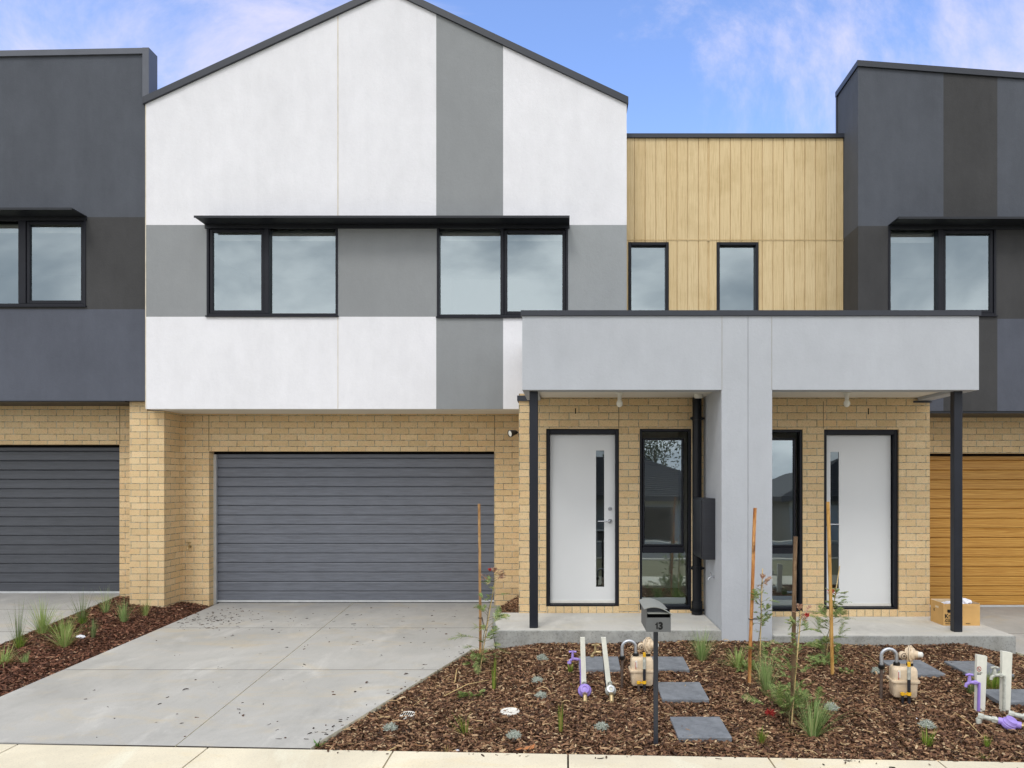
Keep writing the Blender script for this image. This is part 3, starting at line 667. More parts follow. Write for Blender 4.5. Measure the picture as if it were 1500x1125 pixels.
# spotlight on the side of the entry block
m=MB(); sy=9.35; sx=bx0; sz=wz(634,9.35)
m.lathe([(.045,0),(.045,.02),(0,.022)],(sx,sy,sz-.01),(-1,0,0),14); m.tube([(sx-.01,sy,sz),(sx-.05,sy,sz+.01),(sx-.07,sy-.02,sz+.005)],.011,8)
ax=Vector((-.75,-.62,-.22)).normalized(); c0=Vector((sx-.06,sy-.02,sz+.004))
m.lathe([(0,-.02),(.022,-.02),(.03,0),(.036,.03),(.045,.07),(.046,.085),(.04,.086),(.038,.08)],c0,ax,18); sp=m.build('spotlight',M['bplastic'],W)
m=MB(); m.lathe([(.039,.078),(.02,.083),(0,.084)],c0,ax,18); m.build('lamp_lens',M['bulb'],sp)
# porch slab
def slab(root,x0,x1,y0,z,base,x0b=None,x1b=None):
    x0b=x0 if x0b is None else x0b; x1b=x1 if x1b is None else x1b
    m=MB(); b=.008
    m.add([(x0+b,y0+b,z),(x1-b,y0+b,z),(x1b-b,Ye+.03,z),(x0b+b,Ye+.03,z)],[(0,1,2,3)])
    m.cur=1
    m.add([(x0+b,y0+b,z),(x1-b,y0+b,z),(x1,y0,z-b),(x0,y0,z-b),(x1,y0,base),(x0,y0,base),(x1b-b,Ye+.03,z),(x1b,Ye+.03,z-b),(x1b,Ye+.03,base),(x0b+b,Ye+.03,z),(x0b,Ye+.03,z-b),(x0b,Ye+.03,base),(x1b-b,Ye+.03,z)],
          [(0,3,2,1),(3,5,4,2),(1,2,7,6),(2,4,8,7),(3,0,9,10),(5,3,10,11)])
    m.build('porch_slab',[M['slab'],M['slabside']],root)
slab(W,wx(727,Yc),bl0-.001,Yc,FL,-.12,wx(721,Ye))
# timber clad wall, split between the two houses
tz0=3.40; tz1=wz(202.5,Yt); tx0=xR+.002; tx1=wx(1257,Yf)-.002; bw=.1465; zm=wz(352,Yt)
tw1=(wx(920.5,Yt),wx(979.5,Yt),3.66,wz(355,Yt)); tw2=(wx(1050,Yt),wx(1111,Yt),3.66,wz(355,Yt))
def boards(root,a,b,hole):
    m=MB()
    grid_wall(m,[a,b],[tz0,tz1],Yt+.014,Yt+.12,[hole])
    k=int((a-tx0)/bw+.5); x=tx0+k*bw
    edges=[]
    while x<b-.01: edges.append((max(x,a),min(x+bw,b))); x+=bw
    for (u,v) in edges:
        for (c,d) in ((zm+.008,tz1),(tz0,zm-.008)):
            g=.0035; segs=[(u+g,v-g,c,d)]
            if c<zm-.1:
                hx0,hx1,hz0,hz1=hole
                if v>hx0 and u<hx1:
                    segs=[]
                    if u<hx0-.01: segs.append((u+g,hx0-.002,c,d))
                    if v>hx1+.01: segs.append((hx1+.002,v-g,c,d))
                    segs.append((max(u+g,hx0),min(v-g,hx1),hz1+.002,d)) if d>hz1+.01 else None
                    segs.append((max(u+g,hx0),min(v-g,hx1),c,hz0-.002))
            for s in segs:
                if s and s[1]-s[0]>.005: m.bbox(s[0],s[1],Yt,Yt+.016,s[2],s[3],.0025)
    m.box(a,b,Yt-.004,Yt+.012,zm-.005,zm+.005)
    m.build('timber_cladding',M['clad'],root)
    m=MB(); m.box(a-(.0),b,Yt-.03,Yt+.3,tz1,tz1+.055); m.build('parapet_cap',M['cap'],root)
    m=MB(); m.box(a,b,Yt+.3,20,tz1-.25,tz1-.05); m.build('flat_roof',M['capm'],root)
boards(W,tx0,xm,tw1)
window(W,*tw1,Yt,[(tw1[0]+.05,tw1[1]-.05,tw1[2]+.05,tw1[3]-.05,False)],fw=.04); room(W,xR+.02,xm-.02,Yt+.13,12.4,3.5,5.2)

# --- right dark house
Rr=empty('townhouse',(6.5,9.8,0),'right hand townhouse with timber clad upper wall, charcoal panels and timber look garage door','townhouse','townhouses in the terrace')
boards(Rr,xm,tx1,tw2)
window(Rr,*tw2,Yt,[(tw2[0]+.05,tw2[1]-.05,tw2[2]+.05,tw2[3]-.05,False)],fw=.04); room(Rr,xm+.02,tx1-.02,Yt+.13,12.4,3.5,5.2)
rx0=wx(1257,Yf); rx1=wx(1382,Yf); rx2=wx(1461,Yf); rx3=11.5; rB=wz(602,Yf); r1=wz(467,Yf); r2=wz(331,Yf)
rtop=lambda X: wz(98,Yf)-.0755*(X-rx0)
rw=(wx(1301,Yf),wx(1459,Yf),wz(462,Yf),r2)
def rc(X,Z):
    if r1<Z<r2: return 1
    if Z<r1: return 1 if rx1<X<rx2 else 2
    return 1 if rx1<X<rx2 else 0
M['dC']=render_mat('blue_slate_render',(87,91,102),.12)
m=MB(); grid_wall(m,[rx0,rx1,rx2,rx3],[rB,r1,r2],Yf,Yf+.2,[rw[:2]+(rw[2],r2+.5)],rc)
for a,b in zip([rx0,rx1,rx2],[rx1,rx2,rx3]):
    m.cur=1 if a==rx1 else 0; m.prism_y([(a,r2),(b,r2),(b,rtop(b)),(a,rtop(a))],Yf,Yf+.2)
m.build('facade_wall',[M['dA'],M['dB'],M['dC']],Rr)
m=MB(); 
m.box(rx0,rx0+.2,Yf+.2,Yt+.25,r2,rtop(rx0)); m.cur=1; m.box(rx0,rx0+.2,Yf+.2,Yt+.25,r1,r2); m.cur=2; m.box(rx0,rx0+.2,Yf+.2,Yt+.25,rB,r1); m.cur=0
m.box(rx0,rx0+.2,Yt+.25,20,rB,tz1-.3); m.box(rx3-.2,rx3,Yf+.2,20,-.1,6.5); m.box(rx0+.2,rx3,Yf+.2,20,rB,rB+.12); m.box(rx0,rx3,20,20.2,-.1,6.5); m.box(rx0+.2,rx3-.2,Yf+.2,20,6.3,6.4)
m.build('side_wall',[M['dA'],M['dB'],M['dC']],Rr)
m=MB(); m.prism_y([(rx0-.02,rtop(rx0)),(rx3,rtop(rx3)),(rx3,rtop(rx3)+.075),(rx0-.02,rtop(rx0)+.075)],Yf-.03,Yf+.23)
m.box(rx0-.021,rx0+.22,Yf+.23,Yt+.27,rtop(rx0)-.002,rtop(rx0)+.073); m.box(rx0-.018,rx0+.03,Yt+.23,Yt+.262,tz1+.056,rtop(rx0)-.003); m.build('parapet_cap',M['cap'],Rr)
window(Rr,*rw,Yf,[(rw[0]+.03,wx(1374,Yf),rw[2]+.03,rw[3]-.05,False),(wx(1381,Yf),rw[1]-.03,rw[2]+.03,rw[3]-.05,True)])
hood(Rr,rw[0],rx3-1,r2,Yf); room(Rr,rx0+.3,9,Yf+.2,12.6,2.95,5.15)
m=MB(); m.box(rw[0]+.05,wx(1374,Yf),Yf+.16,Yf+.24,r2-.17,r2-.055); m.build('blind_box',M['wplastic'],Rr)
m=MB(); grid_wall(m,[4.405,11.5],[-.2,rB-.003],Yg,Yg+.23,[(4.75,8.75,-.5,wz(664,Yg))]); m.build('garage_wall',M['brick'],Rr)
m=MB(); m.box(rx0+.2,rx3,Yf+.012,Yg,rB-.03,rB-.001); m.build('overhang_soffit',M['hood'],Rr)
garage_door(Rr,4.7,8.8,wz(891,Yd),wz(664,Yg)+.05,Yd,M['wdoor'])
FR=.112; dR=(3.115,4.025,wz(893,Ye),wz(629,Ye)); sR=(2.235,2.859,wz(893.5,Ye),wz(629,Ye))
m=MB(); ex=wx(1362,Ye); grid_wall(m,[2.16,ex],[FR-.2,BT+.09],Ye,Ye+.23,[dR[:2]+(FR,dR[3]),sR[:2]+(FR,sR[3])]); m.box(ex-.23,ex,Ye+.23,Yg,-.15,BT+.04); m.build('entry_brick_wall',M['brick'],Rr)
m=MB(); m.box(dR[0]+.002,dR[1]-.002,Ye+.004,Ye+.2,FR-.01,dR[2]-.001); m.box(sR[0]+.002,sR[1]-.002,Ye+.004,Ye+.2,FR-.01,sR[2]-.001); m.build('brick_sill',M['sill'],Rr)
m=MB(); m.box(ex-.2,ex+.02,Ye-.018,Ye+.25,BT-.02,BT+.0); m.build('entry_cap',M['cap'],Rr)
vline(Rr,wx(1206,Ye),dR[3]+.01,BT-.005,Ye,M['jdark'],.007)
m=MB(); m.box(wx(1272,Ye)-.006,wx(1272,Ye)+.006,Ye-.0025,Ye+.01,wz(607,Ye),wz(598,Ye)); m.build('weep_hole',M['void'],Rr)
front_door(Rr,*dR,Ye,3.156,3.965,(wx(1216,9.2),wx(1228.5,9.2),wz(862,9.2),wz(662,9.2)),wx(1209.5,9.19),1)
window(Rr,*sR,Ye+.03,[(2.29,wx(1163,9.12)+.025,wz(797,9.12)-.04,wz(645,9.12)+.03,True),(2.27,wx(1168,9.12),sR[2]+.045,wz(811,9.12),False)],fw=.032,sash=.028)
room(Rr,1.98,4.2,Ye+.24,10.9,.16,2.65)
canopy(Rr,0,0,-1,wx(1434,Yc),bl0,bl1,0); vline(Rr,bl1-.004,CB,CT-.005,Yc,M['jgrey'],.006)
m=MB(); m.bbox(4.208,4.30,8.15,8.242,FR,CB+.03,.006); m.build('porch_post',M['post'],Rr)
porch_light(Rr,wx(1240.5,8.6),8.6,SB)
slab(Rr,bl1+.001,wx(1488,7.96),7.96,FR,-.12)
wall_tap(W,1.657,8.42,wz(845,8.42),.8,mat=M['chrome'],d=(-1,0,0))

# --- left dark house
K=empty('townhouse',(-9.5,9.9,0),'charcoal and slate rendered townhouse at the left edge with dark garage door','townhouse','townhouses in the terrace')
kx1=xL-.002; kx0=-14; kB=wz(587,Yk); k1=wz(453,Yk); k2=wz(318,Yk)
kw=(wx(-45,Yk),wx(126,Yk),wz(448,Yk),k2)
ktop=lambda X: wz(80,Yk)-.019*(kx1-X)
m=MB()
def kc(X,Z): return 1 if k1<Z<k2 else (2 if Z<k1 else 0)
grid_wall(m,[kx0,kx1],[kB,k1,k2],Yk,Yk+.2,[kw[:2]+(kw[2],k2+.5)],kc)
m.cur=0; m.prism_y([(kx0,k2),(kx1,k2),(kx1,ktop(kx1)),(kx0,ktop(kx0))],Yk,Yk+.16)
m.build('facade_wall',[M['dA'],M['dB'],M['dC']],K)
m=MB(); m.box(kx0,kx1,Yk+.2,20,kB,kB+.12); m.box(kx1-.2,kx1,Yk+.2,20,kB+.12,6.2); m.box(kx0,kx0+.2,Yk+.2,20,-.1,6.2); m.box(kx0,kx1,20,20.2,-.1,6.2); m.box(kx0+.2,kx1-.2,Yk+.2,20,6.2,6.3); m.build('side_wall',M['dA'],K)
m=MB(); m.prism_y([(kx0,ktop(kx0)),(kx1+.0,ktop(kx1)),(kx1+.0,ktop(kx1)+.075),(kx0,ktop(kx0)+.075)],Yk-.03,Yk+.17)
m.box(kx1-.065,kx1+.02,Yk-.032,Yk+.175,wz(152,Yk)-.02,ktop(kx1)+.076); m.build('parapet_cap',M['capm'],K)
window(K,*kw,Yk,[(kw[0]+.05,wx(27,Yk),kw[2]+.05,kw[3]-.05,False),(wx(38,Yk),kw[1]-.03,kw[2]+.03,kw[3]-.05,True)])
hood(K,kx0+1,wx(127.5,Yk),k2,Yk); room(K,-12,kx1-.3,Yk+.2,12.6,2.95,5.2)
m=MB(); m.box(kw[0]+.05,kw[1]-.05,Yk+.16,Yk+.24,k2-.16,k2-.055); m.build('blind_box',M['wplastic'],K)
m=MB(); grid_wall(m,[kx0,-5.78],[-.15,kB-.003],Yg,Yg+.23,[(-10.3,-6.24,-.5,wz(651,Yg))]); m.build('garage_wall',M['brick'],K)
m=MB(); m.box(-5.82,xp-.004,10.0,Yg+.2,-.1,kB-.003); m.build('brick_pier',M['brick'],K)
m=MB(); m.box(kx0,-5.83,Yk+.012,Yg,kB-.012,kB-.002); m.build('overhang_soffit',M['hood'],K)
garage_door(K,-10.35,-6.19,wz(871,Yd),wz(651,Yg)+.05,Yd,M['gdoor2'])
vline(K,-6.236,wz(651,Yg)+.004,kB-.02,Yg,M['jdark'],.007)

# ---------------------------------------------------------------- pavers
def paver(p_right_front,y_back,label,w=.385):
    xr_,yf=p_right_front; a=at(xr_,yf,dz=.036); b=at(xr_,y_back,dz=.036)
    z=a.z; o=empty('stepping_stone',(a.x-w/2,a.y,z),label,'stepping stone','slate grey stepping stones')
    m=MB(); dz=(b.z-a.z)
    m.bbox(-w/2,w/2,0,b.y-a.y,-.05,0,.004)
    q=m.build('paver_slab',M['paver'],o,world=False); o.rotation_euler=(math.atan2(dz,b.y-a.y)*.8,0,random.uniform(-.02,.02)); return o
paver((1072.5,1080),1049,'square slate stepping stone nearest the footpath, right of the mailbox post')
paver((1039,1024),998,'square slate stepping stone second from the footpath, just right of the mailbox post')
paver((1010,980),961,'square slate stepping stone behind the mailbox and the gas meter',.39)
paver((909,980),961,'square slate stepping stone behind the white water meter stake',.39)
paver((1386,987.5),966,'square slate stepping stone behind the right hand gas meter')
paver((1486,988),967.7,'square slate stepping stone behind the tap beside the right hand stakes',.40)
paver((1538,1028),1008.5,'square slate stepping stone cut by the right edge of the photo',.40)

# ---------------------------------------------------------------- mailbox
mp=at(960.5,1092); 
mb=empty('mailbox',(mp.x,mp.y,mp.z),'grey steel mailbox numbered 13 with curved roof on a thin post','mailbox')
m=MB(); m.bbox(-.0155,.0155,-.0155,.0155,-.1,wz(920,5.2)-mp.z,.003); m.build('post',M['cap'],mb,world=False)
yf_=5.08-mp.y; yb_=5.44-mp.y
bx_0=wx(947,5.08)-mp.x; bx_1=wx(982.7,5.08)-mp.x; bz0=wz(925.7,5.08)-mp.z; bz1=wz(904.7,5.08)-mp.z; bz2=wz(898,5.08)-mp.z; top=wz(889.5,5.08)-mp.z
def arch(t): # roof height along x: rises from left, falls to right
    a=wz(891.5,5.08)-mp.z; b=wz(888.6,5.08)-mp.z; c=wz(899.5,5.08)-mp.z
    return a*(1-t)**2+2*t*(1-t)*(b+.028)+c*t*t
m=MB(); t=.003
m.box(bx_0,bx_1,yf_,yf_+t,bz0,bz1)             # front plate
m.box(bx_0,bx_0+t,yf_+t,yb_,bz0,arch(.08)-.004); m.box(bx_1-t,bx_1,yf_+t,yb_,bz0,arch(.97)-.004); m.box(bx_0+t,bx_1-t,yf_+t,yb_,bz0,bz0+t)
m.box(bx_0+t,bx_1-t,yb_-t,yb_,bz0+t,arch(.9)-.004)
m.box(bx_0+.001,bx_0+.004,yf_-.0005,yf_+.004,bz1,arch(.08)-.006)
m.build('box_body',M['mail'],mb,world=False)
m=MB(); m.box(bx_0+t,bx_1-t,yf_+.03,yf_+.034,bz0+.01,arch(.5)-.02); m.build('dark_inside',M['void'],mb,world=False)
m=MB()
P=[(bx_0+.003,bz2),(bx_1-.003,bz2)]+[(bx_0+.003+(bx_1-bx_0-.006)*(1-k/8),arch((1-k/8)*.93+.04)-.006) for k in range(9)]
m.prism_y([(x,z) for x,z in P],yf_+.012,yf_+.016); m.build('front_gable',M['cap'],mb,world=False)
m=MB(); m.add([(bx_0+.004,yf_+.012,bz2+.006),(bx_1-.004,yf_+.012,bz2+.006),(bx_1-.008,yf_-.012,bz2-.001),(bx_0+.008,yf_-.012,bz2-.001),(bx_0+.004,yf_+.012,bz2+.003),(bx_1-.004,yf_+.012,bz2+.003),(bx_1-.008,yf_-.012,bz2-.004),(bx_0+.008,yf_-.012,bz2-.004)],[(0,1,2,3),(7,6,5,4),(3,2,6,7),(0,3,7,4),(1,5,6,2)]); m.build('slot_flap',M['mailtop'],mb,world=False)
m=MB(); n=14; xs=[bx_0-.018+(bx_1-bx_0+.022)*k/n for k in range(n+1)]; zs=[arch(k/n) for k in range(n+1)]
V=[(x,yf_-.02,z) for x,z in zip(xs,zs)]+[(x,yb_+.01,z) for x,z in zip(xs,zs)]+[(x,yf_-.02,z-.004) for x,z in zip(xs,zs)]+[(x,yb_+.01,z-.004) for x,z in zip(xs,zs)]
N=n+1
m.add(V,[(k,k+1,k+1+N,k+N) for k in range(n)]+[(k+2*N,k+3*N,k+1+3*N,k+1+2*N) for k in range(n)],True); m.add(V,[(k,k+2*N,k+1+2*N,k+1) for k in range(n)]+[(0,N,3*N,2*N),(n,n+2*N,n+3*N,n+N)])
m.build('curved_roof',M['mailtop'],mb,world=False)
def text(name,body,size,loc,mat,parent,bold=0,rz_=0,align='LEFT',ext=.0006):
    c=bpy.data.curves.new(name,'FONT'); c.body=body; c.size=size; c.extrude=ext; c.offset=bold; c.align_x=align
    o=bpy.data.objects.new(name,c); C.objects.link(o); bpy.context.view_layer.update()
    dg=bpy.context.evaluated_depsgraph_get(); me=bpy.data.meshes.new_from_object(o.evaluated_get(dg)); bpy.data.objects.remove(o)
    me.materials.clear(); me.materials.append(mat)
    o=bpy.data.objects.new(name,me); C.objects.link(o); o.parent=parent; o.location=loc; o.rotation_euler=(R(90),0,rz_); return o
nx_=(bx_0+bx_1)/2; nz_=wz(921.6,5.08)-mp.z; nh=.046
m=MB(); m.prism_y([(nx_-.0155,nz_),(nx_-.0065,nz_),(nx_-.0065,nz_+nh),(nx_-.0135,nz_+nh),(nx_-.0165,nz_+nh-.008),(nx_-.0235,nz_+nh-.011),(nx_-.0235,nz_+nh-.018),(nx_-.0155,nz_+nh-.016)],yf_-.0016,yf_-.0002); m.build('number_digit',M['ink'],mb,world=False)
text('number_digit',"3",.066,(nx_+.0135,yf_-.001,nz_),M['ink'],mb,.0032,align='CENTER')

# ---------------------------------------------------------------- gas meters
def gas_meter(base,label,sc,s2=1,yaw=0,hub=True):
    o=empty('gas_meter',tuple(base),label,'gas meter','beige gas meters',yaw); S=sc
    def b(m,n,mt,par=o): return m.build(n,mt,par,world=False)
    w=.100*S; d=.075*S; zb=.045*S; zm_=.165*S; zt=.285*S
    def rr(wd,dp,r,n=5):
        P=[]
        for cx_,cy_,a0 in ((wd-r,dp-r,0),(-wd+r,dp-r,90),(-wd+r,-dp+r,180),(wd-r,-dp+r,270)):
            for k in range(n+1): a=R(a0+90*k/n); P.append((cx_+r*math.cos(a),cy_+r*math.sin(a)))
        return P
    def loft(m,layers):
        n=len(layers[0][0]); V=[(x,y,z) for P,z in layers for x,y in P]
        m.add(V,[(i*n+k,i*n+(k+1)%n,(i+1)*n+(k+1)%n,(i+1)*n+k) for i in range(len(layers)-1) for k in range(n)],True)
        m.add(V[:n],[list(range(n-1,-1,-1))]); m.add(V[-n:],[list(range(n))])
    m=MB(); loft(m,[(rr(w*.82,d*.8,.02),zb),(rr(w*.9,d*.9,.025),zb+.012),(rr(w*.95,d,.03),zm_-.008),(rr(w*.95,d,.03),zm_)]); b(m,'lower_case',M['beige'])
    m=MB(); loft(m,[(rr(w*.95,d,.03),zm_+.014),(rr(w*.93,d*.98,.03),zt-.03),(rr(w*.85,d*.9,.03),zt-.01),(rr(w*.7,d*.75,.03),zt)]); b(m,'upper_case',M['beige'])
    m=MB(); loft(m,[(rr(w*1.08,d*1.14,.03),zm_-.002),(rr(w*1.1,d*1.16,.03),zm_+.006),(rr(w*1.08,d*1.14,.03),zm_+.016)]); b(m,'flange',M['beige'])
    x1,x2=-w*.5,w*.5
    for xx in (x1,x2):
        m=MB(); m.lathe([(.021*S,zt-.012),(.026*S,zt-.004),(.026*S,zt+.02*S),(.02*S,zt+.026*S)],(xx,0,0),(0,0,1),16); b(m,'union_nut',M['bplastic'])
    m=MB(); z0=zt+.028*S; r=.0145*S; c=x1-.058*S; pts=[(x1,0,z0-.01),(x1,0,z0+.045*S)]
    for k in range(1,9):
        a=math.pi*k/8; pts.append((c+.058*S*math.cos(a),0,z0+.045*S+.055*S*math.sin(a)))
    pts.append((c-.058*S,0,z0-.045*S)); m.tube(pts,r,12); b(m,'gooseneck',M['galv'])
    m=MB(); m.lathe([(.022*S,z0-.06*S),(.026*S,z0-.055*S),(.026*S,z0-.03*S),(.02*S,z0-.025*S)],(c-.058*S,0,0),(0,0,1),14); b(m,'pipe_nut',M['bplastic'])
    m=MB(); m.tube([(c-.058*S,0,z0-.055*S),(c-.062*S,.0,-.08)],.0125*S,10); b(m,'inlet_pipe',M['rust'])
    # regulator and valve body
    m=MB(); rc_=Vector((x1+.045*S,-.01,z0+.055*S)); m.lathe([(0,-.03*S),(.024*S,-.03*S),(.03*S,-.02*S),(.03*S,.02*S),(.024*S,.03*S),(0,.03*S)],rc_,(0,1,0),16); m.tube([(x1+.03*S,0,z0+.05*S),(x2,0,z0+.06*S)],.018*S,10)
    m.lathe([(.012*S,-.036*S),(.016*S,-.034*S),(.016*S,-.03*S)],rc_,(0,1,0),10); b(m,'valve_body',M['beige'])
    m=MB(); c2=Vector((x2+.005,0,z0+.065*S)); axr=Vector((.86,-.5,.05)).normalized()
    m.lathe([(0,-.035*S),(.045*S,-.033*S),(.052*S,-.02*S),(.052*S,-.01*S),(.068*S,-.009*S),(.068*S,.009*S),(.052*S,.010*S),(.046*S,.03*S),(.03*S,.036*S),(.028*S,.06*S),(0,.06*S)],c2,axr,22); m.tube([(x2,0,zt+.0),(x2,0,z0+.03)],.024*S,12)
    for k in range(8):
        a=2*math.pi*k/8; q=axr.orthogonal().normalized(); q2=axr.cross(q); p=c2+(q*math.cos(a)+q2*math.sin(a))*.059*S; m.lathe([(.0,-.016*S),(.006*S,-.016*S),(.006*S,.016*S),(0,.016*S)],p,axr,6)
    rg=b(m,'regulator',M['beige'])
    m=MB(); m.lathe([(.069*S,-.002*S),(.0695*S,-.002*S),(.0695*S,.002*S),(.069*S,.002*S)],c2,axr,22); m.build('gasket_line',M['rust'],rg,world=False)
    m=MB(); m.lathe([(.024*S,-.031*S),(.019*S,-.033*S),(.019*S,-.031*S)],rc_,(0,1,0),16); m.lathe([(0,-.038*S),(.008*S,-.037*S),(.008*S,-.03*S)],rc_,(0,1,0),8); b(m,'valve_dial',M['rust'])
    m=MB(); m.lathe([(.018*S,.055*S),(.022*S,.06*S),(.022*S,.088*S),(.012*S,.094*S),(0,.094*S)],c2,axr,16); m.build('outlet_cap',M['wplastic'],rg,world=False)
    # front tubes, tags, labels
    y=-d*1.14-.016
    m=MB(); m.tube([(.012*S,y,.235*S),(.012*S,y,-.10)],.0125*S,10); b(m,'tracer_pipe',M['blackp'])
    m=MB(); m.tube([(.012*S,y,.20*S),(.012*S,y,.30*S)],.0135*S,10); b(m,'clear_sleeve',M['greyw'])
    m=MB(); m.tube([(.012*S,y,.075*S),(.012*S,y,.10*S)],.0175*S,10); m.tube([(-.036*S,y,.075*S),(-.036*S,y,.095*S)],.0165*S,10); m.box(-.036*S,.012*S,y-.004,y+.004,.078*S,.09*S); b(m,'yellow_clip',M['yellow'])
    m=MB(); m.tube([(.012*S,y,.30*S),(.012*S,y,.335*S)],.0125*S,10); b(m,'yellow_cap',M['yellow'])
    m=MB(); m.tube([(-.036*S,y,.085*S),(-.036*S,y,-.10)],.010*S,10); b(m,'side_pipe',M['rust'] if s2==1 else M['blackp'])
    m=MB(); m.box(-.062*S,-.044*S,-d*1.02-.001,-d*.9,.205*S,.262*S); b(m,'warning_label',M['wplastic'])
    m=MB(); m.box(-.060*S,-.055*S,-d*1.02-.002,-d*.95,.19*S,.25*S); b(m,'red_label_stripe',M['red'])
    return o
g1=at(940,1008,dz=.0); g1.z-=.01; gas_meter(g1,'beige gas meter with grey gooseneck pipe behind the mailbox post',1.02,1,0)
g2=at(1323,1027); g2.z-=.0; gas_meter(g2,'beige gas meter standing alone in the mulch, pipe cap pointing to the right',1.04,2,-.12)

# ---------------------------------------------------------------- water meters
def water_left(bx,by,top,label,mbody,mpipe,mtap,lean,tapx,tapy,r,fit):
    p=at(bx,by); o=empty('water_meter',tuple(p),label,'water meter','water meters with white stakes'); Y=p.y
    lx=lambda x,YY:wx(x,YY)-p.x; lz=lambda y,YY:wz(y,YY)-p.z
    b=lambda m,n,mt,par=o:m.build(n,mt,par,world=False)
    ys=Y+.12
    m=MB(); x0=lx(bx-4.5,ys); x1=lx(bx+3.0,ys); t=lz(top,ys); dx=lean
    m.add([(x0,.12,-.03),(x1,.12,-.03),(x1,.145,-.03),(x0,.145,-.03),(x0+dx,.12,t),(x1+dx-.004,.12,t),(x1+dx-.004,.145,t),(x0+dx,.145,t)],[(0,3,2,1),(4,5,6,7),(0,1,5,4),(1,2,6,5),(2,3,7,6),(3,0,4,7)])
    b(m,'marker_stake',M['wpost'])
    m=MB(); xp_=lx(tapx+14,ys); zt=lz(tapy,ys); m.tube([(x0+.0,.165,-.05),(x0+dx*.55-.002,.165,zt),(x0+dx*.6-.03,.165,zt+.004)],.0105,10); b(m,'riser_pipe',mpipe)
    m=MB(); q=Vector((x0+dx*.6-.02,.165,zt+.002)); m.tube([q,q+Vector((-.045,0,.006)),q+Vector((-.07,0,-.008)),q+Vector((-.078,0,-.03))],[.0125,.013,.011,.010],10); m.lathe([(.014,0),(.018,-.006),(.018,-.02),(.012,-.024)],q+Vector((-.078,0,-.016)),(0,0,1),10)
    m.tube([q+Vector((-.05,0,0)),q+Vector((-.05,0,.06))],[.014,.009],10); tp=b(m,'tap',mtap)
    m=MB(); m.tube([q+Vector((-.082,0,.064)),q+Vector((-.05,0,.068)),q+Vector((-.018,0,.064))],[.009,.007,.009],8); m.lathe([(.012,.06),(.012,.074),(0,.076)],q+Vector((-.05,0,0)),(0,0,1),10); m.build('tap_handle',mtap,tp,world=False)
    zc=lz(fit,Y); 
    m=MB(); a=Vector((0,-.85,.55)).normalized(); c=Vector((0,0,zc+.012)); m.lathe([(0,-.035),(r*.8,-.034),(r,-.022),(r,-.004),(r*.93,0),(r*.93,.008),(r*.8,.014),(r*.72,.03),(0,.033)],c,a,24)
    mm=b(m,'meter_body',mbody)
    m=MB(); m.lathe([(r*1.03,-.020),(r*1.05,-.012),(r*1.03,-.005)],c,a,24); m.lathe([(r*.70,.031),(r*.66,.037),(r*.4,.038),(r*.38,.034)],c,a,20); m.build('meter_ring',M['lilacp'] if mbody is M['purple'] else M['galv'],mm,world=False)
    m=MB(); m.tube([(0,.02,zc+.02),(0,.10,zc+.045),(0,.125,zc+.02),(0,.13,-.06)],[.017,.017,.019,.014],10); m.lathe([(.022,-.012),(.022,.012)],(0,.085,zc+.042),(0,1,.2),8); b(m,'valve_coupling',M['greyw'])
    m=MB(); m.tube([(0,-.05,zc-.005),(0,-.115,zc-.012),(0,-.135,zc-.035),(0,-.138,-.09)],[.018,.019,.02,.015],10)
    m.lathe([(.024,-.014),(.024,.014)],(0,-.085,zc-.008),(0,1,.1),6); m.lathe([(.023,-.016),(.023,.012)],(0,-.137,zc-.07),(0,0,1),6); b(m,'elbow_pipe',M['brass'])
    return o
water_left(856.5,1022,934,'lilac water meter with lilac tap beside a white stake, left of the mailbox',M['purple'],M['lilacp'],M['purple'],-.012,840,968,.056,1013)
water_left(894.5,1022,934,'whitish water meter with brass tap on a leaning white stake, left of the mailbox',M['greyw'],M['blackp'],M['brass'],-.055,876,958,.046,1013)
